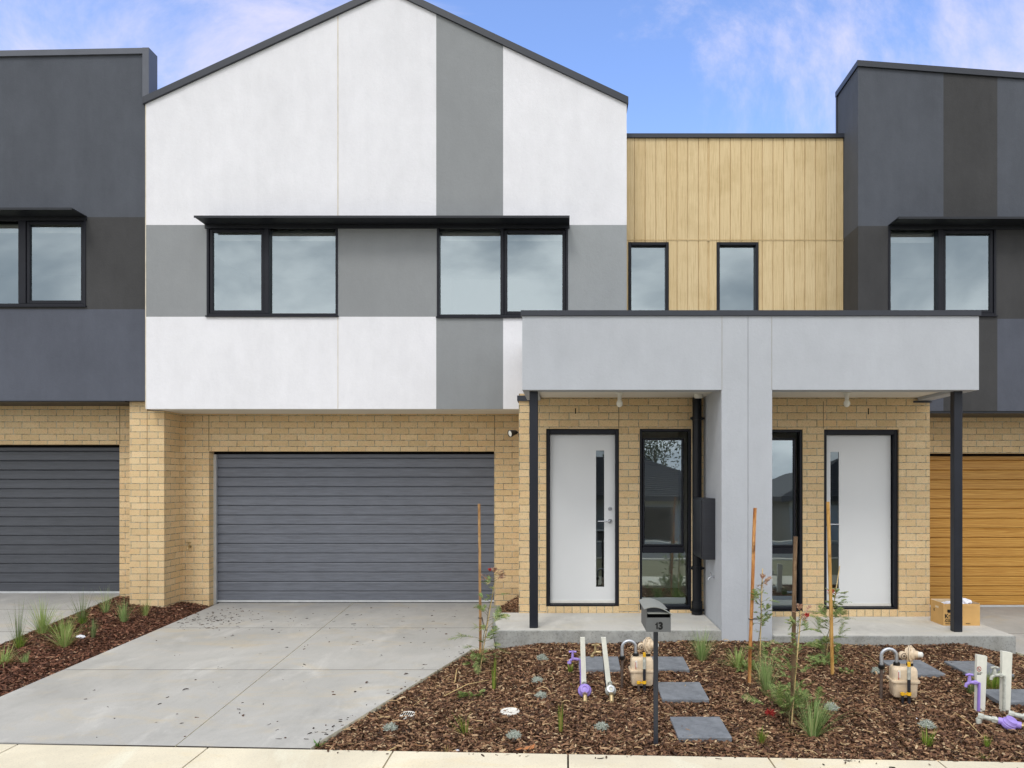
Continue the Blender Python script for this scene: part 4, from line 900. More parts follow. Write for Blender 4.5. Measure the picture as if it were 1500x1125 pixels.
def water_right(bx,by,top,label,mpipe,mtap,sign,mx,my,meter):
    p=at(bx,by); o=empty('water_meter',tuple(p),label,'water meter','water meters with white stakes'); Y=p.y
    lx=lambda x:wx(x,Y)-p.x; lz=lambda y:wz(y,Y)-p.z
    b=lambda m,n,mt,par=o:m.build(n,mt,par,world=False)
    w2=.04; t=lz(top)
    m=MB(); m.add([(-w2,0,-.05),(w2*.75,0,-.05),(w2*.75,.032,-.05),(-w2,.032,-.05),(-w2+.01,0,t),(w2*.75+.02,0,t-.014),(w2*.75+.02,.032,t-.014),(-w2+.01,.032,t)],[(0,3,2,1),(4,5,6,7),(0,1,5,4),(1,2,6,5),(2,3,7,6),(3,0,4,7)])
    st=b(m,'marker_stake',M['wpost'])
    zt=lz(999.5 if meter else 989)
    m=MB(); m.tube([(-w2+.012,-.014,-.06),(-w2+.018,-.014,zt),(-w2-.01,-.014,zt+.004)],.0115,10); b(m,'riser_pipe',mpipe)
    m=MB(); q=Vector((-w2+.002,-.014,zt+.002)); m.tube([q,q+Vector((-.06,0,.002)),q+Vector((-.085,0,-.012)),q+Vector((-.092,0,-.035))],[.014,.014,.013,.012],10); m.lathe([(.018,-.01),(.018,.01)],q+Vector((-.02,0,0)),(1,0,0),6)
    m.tube([q+Vector((-.062,0,0)),q+Vector((-.062,0,.055))],[.016,.01],10); tp=b(m,'tap',mtap)
    m=MB(); m.tube([q+Vector((-.092,0,.06)),q+Vector((-.062,0,.066)),q+Vector((-.034,0,.06))],[.009,.008,.009],8); m.build('tap_handle',mtap,tp,world=False)
    if sign:
        m=MB(); c=(-w2+.024,-.0006,lz(980)); 
        n=24; V=[];r0,r1=.0155,.0205
        for k in range(n): a=2*math.pi*k/n; V+=[(c[0]+r0*math.cos(a)*.85,-.0018,c[2]+r0*math.sin(a)),(c[0]+r1*math.cos(a)*.85,-.0018,c[2]+r1*math.sin(a))]
        m.add(V,[(2*k,2*k+1,(2*k+3)%(2*n),(2*k+2)%(2*n)) for k in range(n)])
        s=.012; m.add([(c[0]-s,-.0018,c[2]+s+.002),(c[0]-s+.003,-.0018,c[2]+s+.004),(c[0]+s,-.0018,c[2]-s-.002),(c[0]+s-.003,-.0018,c[2]-s-.004)],[(0,3,2,1)])
        m.build('prohibition_sign',M['red'],st,world=False)
        text('sign_lettering',"DO NOT\nDRINK",.0105,(c[0]-.016,-.0015,c[2]-.034),M['ink'],st,.0002)
        m=MB(); m.tube([(c[0]-.003,-.002,c[2]+.01),(c[0]-.003,-.002,c[2]-.006),(c[0]+.006,-.002,c[2]-.006)],.0018,6); m.build('sign_symbol',M['ink'],st,world=False)
    ga=at(mx,my); mp_=ga-p+Vector((0,0,.045))
    mat=M['purple'] if meter else M['greyw']
    dirv=Vector((1,-.55,-.12)).normalized()
    m=MB(); a=Vector((.25,-.45,.85)).normalized(); r=.056; m.lathe([(0,-.04),(r*.8,-.038),(r,-.024),(r,-.004),(r*.93,0),(r*.93,.01),(r*.8,.016),(r*.72,.036),(0,.04)],mp_,a,24); m.tube([mp_-dirv*.075,mp_+dirv*.075],.026,12); b(m,'meter_body',mat)
    m=MB(); e=mp_-dirv*.19; m.tube([mp_-dirv*.07,e,e+Vector((-.012,.005,-.02)),Vector((e.x-.012,e.y,-.08))],[.019,.019,.022,.018],12); m.lathe([(.026,-.018),(.026,.018)],e,dirv,8); m.lathe([(.026,-.016),(.026,.016)],mp_-dirv*.10,dirv,6); b(m,'valve_coupling',M['greyw'])
    m=MB(); e=mp_+dirv*.14; m.tube([mp_+dirv*.06,e,e+Vector((.01,0,-.025)),Vector((e.x+.01,e.y,-.09))],[.019,.02,.022,.016],12); m.lathe([(.025,-.014),(.025,.014)],mp_+dirv*.10,dirv,6); b(m,'elbow_pipe',M['brass'])
    return o
water_right(1437,1043,959,'lilac water meter with lilac tap, its wide white stake bearing a round red sign',M['lilacp'],M['purple'],True,1479,1068,True)
water_right(1474,1043,954,'plain white stake with pale tap, its water meter cut by the right photo edge',M['greyw'],M['greyw'],False,1524,1064,False)

# ---------------------------------------------------------------- archive box with paper
bo=empty('cardboard_box',(4.275,8.52,FR),'open cardboard archive box with black lettering, on the porch behind the right dark post','cardboard box')
m=MB(); w,d_,h,t=.415,.30,.255,.004
b_=lambda m,n,mt:m.build(n,mt,bo,world=False)
m.box(0,w,0,t,0,h-.012); m.box(0,t,t,d_-t,0,h-.002); m.box(w-t,w,t,d_-t,0,h); m.box(0,w,d_-t,d_,0,h+.006); m.box(t,w-t,t,d_-t,.001,.005)
m.box(.02,w-.03,-.0035,-.0005,h-.04,h-.008)
b_(m,'box_carton',M['card'])
m=MB(); m.box(t+.001,w-t-.001,d_-t-.002,d_-t-.0005,.01,h+.004); m.box(w-t-.002,w-t-.0005,t,d_-t,.01,h-.003); b_(m,'inner_face',M['cardin'])
m=MB(); m.box(-.0012,.0,.11,.185,h-.075,h-.052); b_(m,'hand_hole',M['cardin'])
m=MB(); m.box(.044,.082,-.0025,-.001,.152,.182); m.box(.050,.076,-.003,-.001,.145,.150); m.build('emblem',M['ink'],bo,world=False)
text('lettering',"Key",.062,(.014,-.0012,.088),M['ink'],bo,.0022); text('lettering',"Archive Box",.032,(.014,-.0012,.042),M['ink'],bo,.001)
text('lettering',"Heavy Duty Storage",.018,(.022,-.0012,.018),M['ink'],bo,.0003); text('lettering',"& Base",.018,(.255,-.0012,.018),M['ink'],bo,.0003)
text('lettering',"SELF STORAGE",.015,(.024,-.0012,.066),M['ink'],bo,.0003)
text('side_mark',"K",.045,(-.0012,.225,.135),M['ink'],bo,.001,R(-90))
def crumple(name,c,r,mat,label,cat,group=None,sx=1,sz=1,seed=0):
    rr_=random.Random(seed); import bmesh
    bm=bmesh.new(); bmesh.ops.create_icosphere(bm,subdivisions=3,radius=r)
    for v in bm.verts:
        k=1+rr_.uniform(-.22,.22); v.co=Vector((v.co.x*k*sx,v.co.y*k,v.co.z*k*sz))
    me=bpy.data.meshes.new(name); bm.to_mesh(me); bm.free(); me.materials.append(mat)
    o=bpy.data.objects.new(name,me); C.objects.link(o); o.location=c; return tag(o,label,cat,group)
crumple('packing_paper',(4.275+.30,8.66,FR+.235),.075,M['paper'],'crumpled white paper bulging from the box right of the dark post','paper',None,1.15,.75,3)
crumple('packing_paper',(4.275+.125,8.66,FR+.215),.065,M['paper'],'white paper lying in the box left of the dark post','paper',None,1.2,.6,4)
m=MB(); m.lathe([(.0,-.1),(.085,-.1),(.085,.06),(.08,.065),(0,.065)],(4.275+.30,8.68,FR+.10),(0,0,1),16)

# ---------------------------------------------------------------- drain covers, stones, fallen leaf
def disc(px_,r,label,mat,slots=False,g=gmain,tilt=.0):
    p=at(*px_,g,.012); o=empty('inspection_cover',tuple(p),label,'drain cover','white plastic covers in the mulch'); o.rotation_euler=(R(2),tilt,0)
    m=MB(); m.lathe([(0,-.02),(r,-.02),(r,.004),(r*.93,.010),(r*.86,.006),(0,.006)],(0,0,0),(0,0,1),28)
    if not slots: m.lathe([(0,.014),(.018,.013),(.02,.006)],(0,0,0),(0,0,1),12)
    c=m.build('cover_disc',mat,o,world=False)
    if slots:
        m=MB()
        for k in range(6):
            x=(k-2.5)*r*.27; L=math.sqrt(max(0,(r*.8)**2-x*x)); m.box(x-r*.07,x+r*.07,-L,L*.95,.0063,.0085)
        m.build('grate_slots',M['void'],o,world=False)
    return o
disc((597,1047),.062,'round white grated drain cover in the mulch near the driveway edge',M['wplastic'],True)
disc((747,1042.5),.076,'round white solid cover lying in the mulch, half strewn with bark',M['wplastic'])
def stone(px_,r,label,g=gmain,mat=None,seed=1):
    p=at(*px_,g,r*.6); return crumple('pebble',tuple(p),r,mat or M['paper'],label,'stone','pale stones in the mulch',1.3,.6,seed)
stone((118,933),.035,'white stone in the left garden strip among the grass tufts',gleft,seed=2)
stone((670,1099.5),.012,'small white pebble beside the footpath below the driveway corner',seed=5)
stone((1342,1053),.010,'tiny white pebble in the mulch left of the right hand meters',seed=6)
dl=at(765,1098,dz=.02); m=MB(); rr_=random.Random(4)
for k in range(3):
    a=k*1.1-.5; c=Vector((.05*k-.05,0,0)); pts=[Vector((0,0,0)),Vector((.03,.012,.012)),Vector((.065,.0,.02)),Vector((.03,-.018,.004))]
    rot=Matrix.Rotation(a*.6,3,'Z'); m.add([tuple(c+rot@q) for q in pts],[(0,1,2),(0,2,3)])
tag(m.build('dry_leaf',plain('dry_leaf_brown',(176,116,74),.8,.2,0,.2,30),None,loc=tuple(dl)),'curled orange brown dry leaf at the footpath edge','leaf')

# ---------------------------------------------------------------- plants
def blade(m,base,yaw,L,w,lean,curve,seg=5,tip=0.0,fold=0):
    d=Vector((math.cos(yaw),math.sin(yaw),0)); s=Vector((-d.y,d.x,0)); V=[]; p=Vector(base); a=lean
    for k in range(seg+1):
        t=k/seg; ww=w*(1-t**1.6)*.5+tip*.5; V+=[p-s*ww,p+s*ww]
        p=p+(d*math.sin(a)+Vector((0,0,1))*math.cos(a))*(L/seg); a+=curve/seg*(.5+t)
    m.add(V,[(2*k,2*k+1,2*k+3,2*k+2) for k in range(seg)])
def tuft(px_,hpx,label,mat,n=70,g=gmain,spread=.5,width=.004,curve=.9,rad=.02,mat2=None,n2=0,cat='grass tuft',name='grass_tuft',group='grass tufts',seedk=0,lean0=0,leandir=None):
    p=at(*px_,g); h=hpx*p.y/F*1.15; n=int(n*1.25); width*=1.05; o=empty(name,tuple(p),label,cat,group); m=MB(); r=random.Random(int(px_[0]*7+px_[1])+seedk)
    for k in range(n):
        yaw=r.uniform(0,2*math.pi); rr0=rad*math.sqrt(r.random()); ln=abs(r.gauss(0,spread*.55))
        if leandir is not None and r.random()<.6: yaw=leandir+r.gauss(0,.5)
        L=h*r.uniform(.55,1.12)*(1+ln*.25)
        blade(m,(rr0*math.cos(yaw),rr0*math.sin(yaw),-.01),yaw,L,width*r.uniform(.7,1.3),ln+lean0*.3,curve*r.uniform(.2,1.2)*(.4+ln))
    m.build('leaf_blades',mat,o,world=False)
    if n2:
        m=MB()
        for k in range(n2):
            yaw=r.uniform(0,2*math.pi); blade(m,(rad*math.cos(yaw),rad*math.sin(yaw),-.01),yaw,h*r.uniform(.5,.95),width*.9,r.uniform(.5,1.15),r.uniform(.3,1.1))
        m.build('dry_blades',mat2 or M['dry'],o,world=False)
    return o
L_='in the left garden strip'
tuft((27,947),58,'tall thin sparse grass tuft nearest the left photo edge',M['grassd'],42,gleft,.35,.0035,.5,.02)
tuft((29,949),22,'low dense green tuft at the foot of the thin grass at left',M['grassy'],70,gleft,.7,.004,.8,.03,group='low green tufts')
tuft((62,929),50,'bright green grass tuft overhanging the left neighbour driveway',M['grass'],110,gleft,.65,.0045,1.1,.03,M['dry'],12)
tuft((94,948),46,'wide arching pale green grass tuft in the middle of the left strip',M['grass'],130,gleft,.85,.0045,1.2,.03,M['dry'],24)
tuft((120,913),46,'dark fine wiry grass tuft beside the left driveway edge',M['grassd'],70,gleft,.75,.003,.7,.03,M['dry'],6)
tuft((121,914),16,'low green tuft under the dark wiry grass',M['grassy'],60,gleft,.8,.004,.8,.03,group='low green tufts')
tuft((155,898),34,'thin grey green grass tuft left of the brick pier',M['grassb'],65,gleft,.7,.003,.7,.03,M['dry'],8)
tuft((181,912),34,'upright green grass tuft in front of the brick pier',M['grassb'],95,gleft,.5,.0045,.8,.03)
tuft((213,903),28,'small straw tipped grass tuft at the right corner of the brick pier',M['grass'],36,gleft,.5,.0035,.6,.02,M['dry'],12)
tuft((37,972),17,'small dark green tuft low at the left edge of the strip',M['grassb'],45,gleft,.6,.004,.7,.02,group='low green tufts')
tuft((136,935),26,'little dark green sprout beside the white stone',M['grassd'],34,gleft,.4,.006,.5,.02,group='low green tufts')
tuft((4,972),30,'olive straw coloured clump cut by the left photo edge',M['grass'],80,gleft,1.1,.004,1.3,.05,M['dry'],60)
tuft((88,925),12,'sprawling low green growth along the left driveway edge',M['grassy'],90,gleft,1.2,.005,.8,.10,group='low green tufts')
tuft((1028,968),42,'dense blue green grass tuft beside the grey porch wall',M['grassb'],150,gmain,.6,.004,.9,.03,M['dry'],8)
tuft((1081,979),30,'arching striped grass tuft left of the tall orange stake',M['grass'],120,gmain,1.0,.0055,1.6,.035,M['dry'],20)
tuft((1123,1011),50,'blue green grass tuft between the orange stake and the dark stake',M['grassb'],150,gmain,.6,.0045,.9,.025)
tuft((1190,1079),52,'largest grey green grass tuft leaning right near the footpath',M['grassb'],190,gmain,.62,.005,.9,.03,M['grass'],20,leandir=.2)
tuft((1115,1089),24,'small yellow green tuft near the footpath right of the stepping stone',M['grassy'],34,gmain,.6,.006,.6,.015,M['dry'],14,group='low green tufts')
tuft((821,1073),44,'narrow upright strappy plant left of the lilac meter',M['grassy'],20,gmain,.12,.009,.15,.015,group='low green tufts')
tuft((682,1076),32,'small green tuft with straw blades fanning left, right of the grated drain',M['grassy'],30,gmain,.6,.006,.5,.015,M['dry'],14,group='low green tufts',leandir=math.pi)
tuft((723,1010),45,'narrow upright strappy plant right of the leftmost sapling',M['grassy'],18,gmain,.12,.010,.15,.015,group='low green tufts')
tuft((835,985),15,'tiny green sprout beneath the lilac tap',M['grassy'],16,gmain,.4,.008,.4,.02,group='low green tufts')
tuft((1358,1092),24,'small strappy yellow green plant in three clumps near the footpath at right',M['grassy'],26,gmain,.9,.009,.4,.03,group='low green tufts')
tuft((1445,1095),18,'small green and straw tuft near the footpath below the right meters',M['grassy'],22,gmain,.35,.007,.4,.015,M['dry'],10,group='low green tufts')
tuft((1423,1016),22,'dark green clump behind the signed white stake',M['grassd'],70,gmain,.6,.005,.7,.03,group='low green tufts')
tuft((1455,1008),26,'low green grass patch between the two white stakes at right',M['grassy'],160,gmain,.9,.004,.9,.09,group='low green tufts')
tuft((655,1102),10,'faint olive seedling near the footpath joint',M['dry'],26,gmain,.9,.004,.6,.03,group='low green tufts')
tuft((1440,1112),10,'faint green seedling at the footpath edge at right',M['grassy'],20,gmain,.9,.004,.6,.03,group='low green tufts')
tuft((839,1005),5,'single green shoot left of the lilac meter pipe',M['grassy'],8,gmain,.9,.010,.6,.02,group='low green tufts')
# silver cushion bushes
def silver(px_,r,label,g=gmain):
    p=at(*px_,g); o=empty('silver_bush',tuple(p),label,'silver bush','silver cushion bushes'); m=MB(); q=random.Random(int(px_[0]))
    r*=1.15
    for k in range(170):
        th=q.uniform(0,2*math.pi); ph=math.acos(q.uniform(.05,1)); d=Vector((math.sin(ph)*math.cos(th),math.sin(ph)*math.sin(th),math.cos(ph)*.9))
        a=d*r*q.uniform(.1,.3); b=d*r*q.uniform(.75,1.15); mid=(a+b)/2+Vector((q.gauss(0,1),q.gauss(0,1),q.gauss(0,1)))*r*.1
        m.tube([a,mid,b],[.0022,.0026,.0008],4,False)
        for j in range(7):
            c=a.lerp(b,q.uniform(.35,1)); e=Vector((q.gauss(0,1),q.gauss(0,1),q.gauss(0,.8)+.4)).normalized()*r*.2; s=e.cross(d).normalized()*.0026
            m.add([c-s,c+s,c+e],[(0,1,2)])
    m.build('silver_foliage',M['silver'],o,world=False); return o
for (x,y,r,l) in [(572,1069,.05,'silver cushion bush nearest the driveway, left of the grated drain'),(753,1081,.052,'silver cushion bush below the solid white cover'),
    (794,967,.055,'silver cushion bush closest to the porch slab, left of the lilac tap'),(787,999,.048,'middle silver cushion bush of the three left of the lilac meter'),
    (792,1022,.05,'front silver cushion bush of the three left of the lilac meter'),(881,1068,.05,'silver cushion bush in front of the whitish water meter'),
    (1285,986,.055,'silver cushion bush touching the right hand gas meter pipe'),(1217,1040,.055,'silver cushion bush behind the largest grass tuft'),
    (1358,1066,.055,'silver cushion bush in open mulch in front of the right hand gas meter')]: silver((x,y),r,l)
# grevillea saplings with stake, cane and tie
def frond(m,base,dirv,L,q,wd=.35):
    dirv=dirv.normalized(); side=dirv.cross(Vector((q.gauss(0,.3),q.gauss(0,.3),1))).normalized(); L*=1.1; wd=.36; n=int(7+L*60); droop=Vector((0,0,-.25))
    p=Vector(base); pr=p; 
    for k in range(n):
        t=(k+1)/n; c=Vector(base)+dirv*L*t+droop*L*t*t*.5
        s=side*.0009; m.add([pr-s,pr+s,c+s,c-s],[(0,1,2,3)]); pr=c
        ll=L*wd*math.sin(math.pi*min(.97,.15+t*.8))*q.uniform(.8,1.2)
        for sg in (-1,1):
            e=(side*sg*.9+dirv*.65+Vector((0,0,q.gauss(0,.15)))).normalized()*ll; w=dirv*.0032
            m.add([c-w,c+w,c+e*.6+w*.8,c+e,c+e*.6-w*.8],[(0,1,2,3),(0,3,4)])
def sapling(kbase,ktop,kmat,cbase,ctop,spec,label,flower=None,tie_y=None,bud=False,slabel=''):
    """stake base/top px; cane base/top px; spec=(y_top,y_bottom,count,spread px)"""
    pb=at(*kbase); Y=pb.y
    s=empty('garden_stake',tuple(pb),slabel,'garden stake','hardwood stakes beside the saplings')
    T=Vector((wx(ktop[0],Y)-pb.x,.0,wz(ktop[1],Y)-pb.z)); m=MB(); w=.0125
    V=[]
    for k in range(7):
        c=T*(k/6); j=Vector((random.gauss(0,.0012),0,0)); 
        if k==0: c=Vector((0,0,-.05))
        V+=[c+j+Vector((-w,-w,0)),c+j+Vector((w,-w,0)),c+j+Vector((w,w,0)),c+j+Vector((-w,w,0))]
    m.add(V,[(4*k+i,4*k+(i+1)%4,4*k+4+(i+1)%4,4*k+4+i) for k in range(6) for i in range(4)]+[(24,25,26,27)]); m.build('stake_shaft',kmat,s,world=False)
    pc=at(*cbase); Yc_=pc.y; o=empty('sapling',tuple(pc),label,'sapling','young saplings tied to stakes'); q=random.Random(int(cbase[0]))
    Tc=Vector((wx(ctop[0],Yc_)-pc.x,.0,wz(ctop[1],Yc_)-pc.z))
    m=MB(); m.tube([(0,0,-.03),tuple(Tc*.5),tuple(Tc)],.0048,7); m.build('bamboo_cane',M['cane'],o,world=False)
    yt,yb,cnt,spr=spec; zt=wz(yt,Yc_)-pc.z; zb=max(.01,wz(yb,Yc_)-pc.z)
    stem=[]
    for k in range(9):
        z=-.02+(zt+.02)*k/8; fx=Tc.x*min(1,z/max(.1,Tc.z))+q.gauss(0,.007)-.012; stem.append(Vector((fx,-.012+q.gauss(0,.006),z)))
    m=MB(); m.tube(stem,[.005-.0035*k/8 for k in range(9)],6); 
    def on(z):
        for a,b in zip(stem,stem[1:]):
            if a.z<=z<=b.z: return a.lerp(b,(z-a.z)/(b.z-a.z))
        return stem[-1].copy()
    fm=MB(); bm_=MB(); px_m=Yc_/F
    for k in range(cnt):
        z=zb+(zt-zb)*(q.random()**.9); p=on(z); a=q.uniform(0,2*math.pi); up=q.uniform(.1,.9)
        f=1-abs((z-zb)/(zt-zb)-.35)*.8
        reach=spr*px_m*f*q.uniform(.25,1); d=Vector((math.cos(a),math.sin(a)*.8,up*.6)); e=p+d.normalized()*reach*.55
        m.tube([p,(p+e)/2+Vector((0,0,.008)),e],[.0022,.0016,.001],4,False)
        for j in range(3): 
            dj=(d.normalized()+Vector((q.gauss(0,.5),q.gauss(0,.5),q.gauss(.1,.35)))); frond(bm_ if (bud and z>zt*.9) else fm,e if j else p.lerp(e,.6),dj,max(.035,reach*q.uniform(.35,.65)),q)
    for j in range(5): frond(fm if not bud else bm_,stem[-1],Vector((q.gauss(0,.6),q.gauss(0,.5),1)),.05,q)
    m.build('stem',M['stem'],o,world=False); fm.build('leaves',M['grev'],o,world=False)
    if bm_.v: bm_.build('new_shoots',M['bud'],o,world=False)
    for (fx,fy_,fr) in (flower or []):
        c=Vector((wx(fx,Yc_)-pc.x,-.03,wz(fy_,Yc_)-pc.z)); m=MB(); flowerhead(m,c,fr,q); m.build('red_flower',M['flower'],o,world=False)
    if tie_y:
        z=wz(tie_y,Y); f=(z-pb.z)/T.z; a=Vector(pb)+T*f; f2=(z-pc.z)/Tc.z; b=Vector(pc)+Tc*f2+Vector((0,0,-.004))
        m=MB(); pa=a-Vector(pc); pb_=b-Vector(pc); r=.019
        m.tube([pa+Vector((-r,-r,0)),pa+Vector((r,-r,0)),(pa+pb_)/2+Vector((0,-.01,-.006)),pb_+Vector((0,-.01,0)),pb_+Vector((.008,.01,0)),(pa+pb_)/2+Vector((0,.01,.004)),pa+Vector((r,r,0)),pa+Vector((-r,r,0)),pa+Vector((-r,-r,0))],.0032,5,False); m.build('plastic_tie',M['bplastic'],o,world=False)
    return o
def flowerhead(m,c,r,q):
    for k in range(70):
        d=Vector((q.gauss(0,1),q.gauss(0,1),q.gauss(0,.7))).normalized(); a=c+d*r*.15; b=c+d*r*q.uniform(.6,1); t=b+Vector((q.gauss(0,1),q.gauss(0,1),q.gauss(0,1)))*r*.25
        s=d.orthogonal().normalized()*.0022; m.add([a-s,a+s,b+s,t,b-s],[(0,1,2),(0,2,4),(2,3,4)])
sapling((704,962),(702,738),M['st_brown'],(702,984),(724,857),(838,978,38,46),'leftmost sapling, leaning right over the porch corner with one red bud at its tip',[(718,834,.02)],905,True,'leftmost plain brown stake in front of the grey garage door')
sapling((1097,1002),(1106,744),M['st_or'],(1112,999),(1117,833),(848,985,40,42),'tall ferny sapling tied by a black tie right of the orange stake',None,907,True,'tall orange brown stake standing in front of the grey porch wall')
sapling((1160,1056),(1165,786),M['st_dk'],(1159,1062),(1173.5,894.5),(893,1050,42,46),'sapling in the middle with pinkish shoots at the top and a pale cane leaning right',[(1180,900,.022)],None,True,'weathered dark brown stake in front of the right sidelight window')
sapling((1219.5,988),(1213,735),M['st_yl'],(1209,968),(1230,829),(868,965,58,42),'sapling with a red flower at its tip before the right white front door',[(1216,866,.04)],None,False,'yellowish stake in front of the right hand white front door')
# ferny low shoots around the stakes and prostrate plants
def shrublet(px_,hpx,label,n=14,spread=1.0,g=gmain,mat='grev'):
    p=at(*px_,g); h=hpx*p.y/F; o=empty('low_shrub',tuple(p),label,'low shrub','low ferny shrubs'); fm=MB(); q=random.Random(int(px_[0])+3); st=MB()
    for k in range(n):
        a=q.uniform(0,2*math.pi); d=Vector((math.cos(a)*spread,math.sin(a)*spread,q.uniform(.3,1.1))).normalized(); e=d*h*q.uniform(.3,.8); st.tube([Vector((0,0,-.01)),e*.5+Vector((0,0,.01)),e],[.002,.0015,.001],4,False)
        for j in range(3): frond(fm,e*q.uniform(.5,1),d+Vector((q.gauss(0,.5),q.gauss(0,.5),q.gauss(0,.3))),h*q.uniform(.3,.5),q)
    st.build('twigs',M['stem'],o,world=False); fm.build('leaves',M[mat],o,world=False); return o
shrublet((1205,975),24,'low ferny shoots at the foot of the yellowish stake',16,1.4)
shrublet((1150,1050),62,'ferny green growth left of the dark stake base',12,.5)
shrublet((1178,1052),58,'thin ferny growth between the dark stake and the largest grass tuft',10,.6)
shrublet((1095,985),26,'low ferny shoots behind the orange stake',12,1.2)
shrublet((1240,985),16,'pale low shoots right of the yellowish stake',8,1.8)
shrublet((690,1022),24,'prostrate green shrub in the mulch left of the strappy plant',12,1.6)
shrublet((695,975),24,'small shoots at the foot of the leftmost stake',10,.9)
p=at(1128,1047,dz=.02); m=MB(); flowerhead(m,Vector((0,0,.015)),.05,random.Random(8)); tag(m.build('fallen_flower',M['flower'],None,loc=tuple(p)),'red spidery flower head lying on the mulch left of the dark stake','flower')
# weed by the driveway corner
p=at(465,1096); m=MB(); q=random.Random(2)
for k in range(14):
    a=q.uniform(0,6.28); blade(m,(0,0,0),a,q.uniform(.04,.085),.022,q.uniform(.2,1.2),.5,4)
tag(m.build('weed',plain('weed_leaf',(92,134,62),.5,.3,0,.25,30),None,loc=tuple(p)),'small broad leaved green weed at the driveway corner by the footpath','weed')
# dry twigs on the mulch
tw=[((1003,0),0)]
def twig(a,b,label,r=.004,lift=.03):
    A=at(*a,dz=.012); B=at(*b,dz=.012+lift*.4); mid=(A+B)/2+Vector((0,0,lift)); 
    m=MB(); m.tube([Vector((0,0,0)),mid-A,B-A],[r,r*.9,r*.6],6); return tag(m.build('dry_twig',M['cane'],None,loc=tuple(A)),label,'twig','dry twigs on the mulch')
twig((650,1020),(716,996),'long straw coloured twig arching over the mulch left of the strappy plant')
twig((666,1000),(672,978),'short upright straw twig left of the leftmost sapling',.004,.05)
twig((566,1102),(582,1094),'straw coloured stick lying by the footpath joint',.005,.004)
twig((605,1034),(625,1022),'small pale twig above the grated drain',.003,.01)
twig((1255,953),(1300,985),'thin straight twig leaning between the yellowish stake and the right gas meter',.002,.03)
twig((1400,1045),(1440,1080),'long thin twig on the mulch left of the right lilac meter',.003,.02)

# ---------------------------------------------------------------- across the street (mirrored in the glass)
def opp_house(x,lab,w=13,wallc='owall',z0=-1.65,Yh=-17):
    o=empty('house',(x,Yh,z0),lab,'house','single storey houses opposite'); b=lambda m,n,mt,p=o:m.build(n,mt,p,world=False)
    m=MB(); m.box(-w/2,w/2,-9,0,0,2.75); b(m,'wall',M[wallc])
    m=MB(); e=.55; zt=4.75
    V=[(-w/2-e,e,2.7),(w/2+e,e,2.7),(w/2+e,-9-e,2.7),(-w/2-e,-9-e,2.7),(-w/2+4.2,-4.5,zt),(w/2-4.2,-4.5,zt),(-w/2-e,e,2.5),(w/2+e,e,2.5),(w/2+e,-9-e,2.5),(-w/2-e,-9-e,2.5)]
    m.add(V,[(1,0,4,5),(3,2,5,4),(0,3,4),(2,1,5),(0,1,7,6),(1,2,8,7),(2,3,9,8),(3,0,6,9),(6,7,8,9)])
    n=22
    for k in range(n):
        t=k/n; y=e+(-4.5-e)*t; z=2.7+(zt-2.7)*t; xa_=-w/2-e+(4.2+e)*t; xb_=w/2+e-(4.2+e)*t; m.box(xa_,xb_,y-.03,y+.015,z-.005,z+.035)
    b(m,'roof',M['rtile'])
    m=MB(); m.box(-w/2+.7,-w/2+5.4,.003,.06,.05,2.25); b(m,'garage_door',M['wplastic'])
    m=MB(); m.box(.9,3.4,.003,.06,.7,2.2); f=b(m,'window',M['frame']); m=MB(); m.box(1.0,3.3,.062,.07,.8,2.1); m.build('pane',M['void'],f,world=False)
    m=MB(); m.box(4.4,5.3,.003,.06,.05,2.15); b(m,'front_door',M['frame']); return o
opp_house(1.5,'single storey house with dark hipped tile roof mirrored in the entry windows')
opp_house(-14,'single storey house across the street mirrored beyond the left windows')
opp_house(17,'single storey house across the street mirrored at the right windows')
def tree(x,y,h,lab):
    o=empty('tree',(x,y,-1.7),lab,'tree','trees behind the opposite houses'); q=random.Random(int(x*3)); m=MB(); m.tube([(0,0,-.2),(.1,0,h*.35),(0,.1,h*.7)],[.16,.12,.05],8)
    limbs=[]
    for k in range(7):
        a=q.uniform(0,6.28); e=Vector((math.cos(a)*h*.25,math.sin(a)*h*.25,h*q.uniform(.55,.95))); m.tube([Vector((.05,0,h*.35)),e*.6+Vector((0,0,h*.12)),e],[.07,.04,.015],6); limbs.append(e)
    m.build('trunk',M['bark2'],o,world=False); m=MB()
    for k in range(2200):
        c=q.choice(limbs)+Vector((q.gauss(0,1),q.gauss(0,1),q.gauss(0,.8)))*h*.11; d=Vector((q.gauss(0,1),q.gauss(0,1),q.gauss(0,1))).normalized()*.12; s=d.orthogonal().normalized()*.05; m.add([c-d,c+s,c+d,c-s],[(0,1,2,3)])
    m.build('crown',M['tleaf'],o,world=False)
tree(-3.5,-30,7.5,'loose gum tree behind the opposite roof, mirrored in the sidelight window'); tree(6,-33,8,'tall tree behind the opposite roof, mirrored right of the first tree')

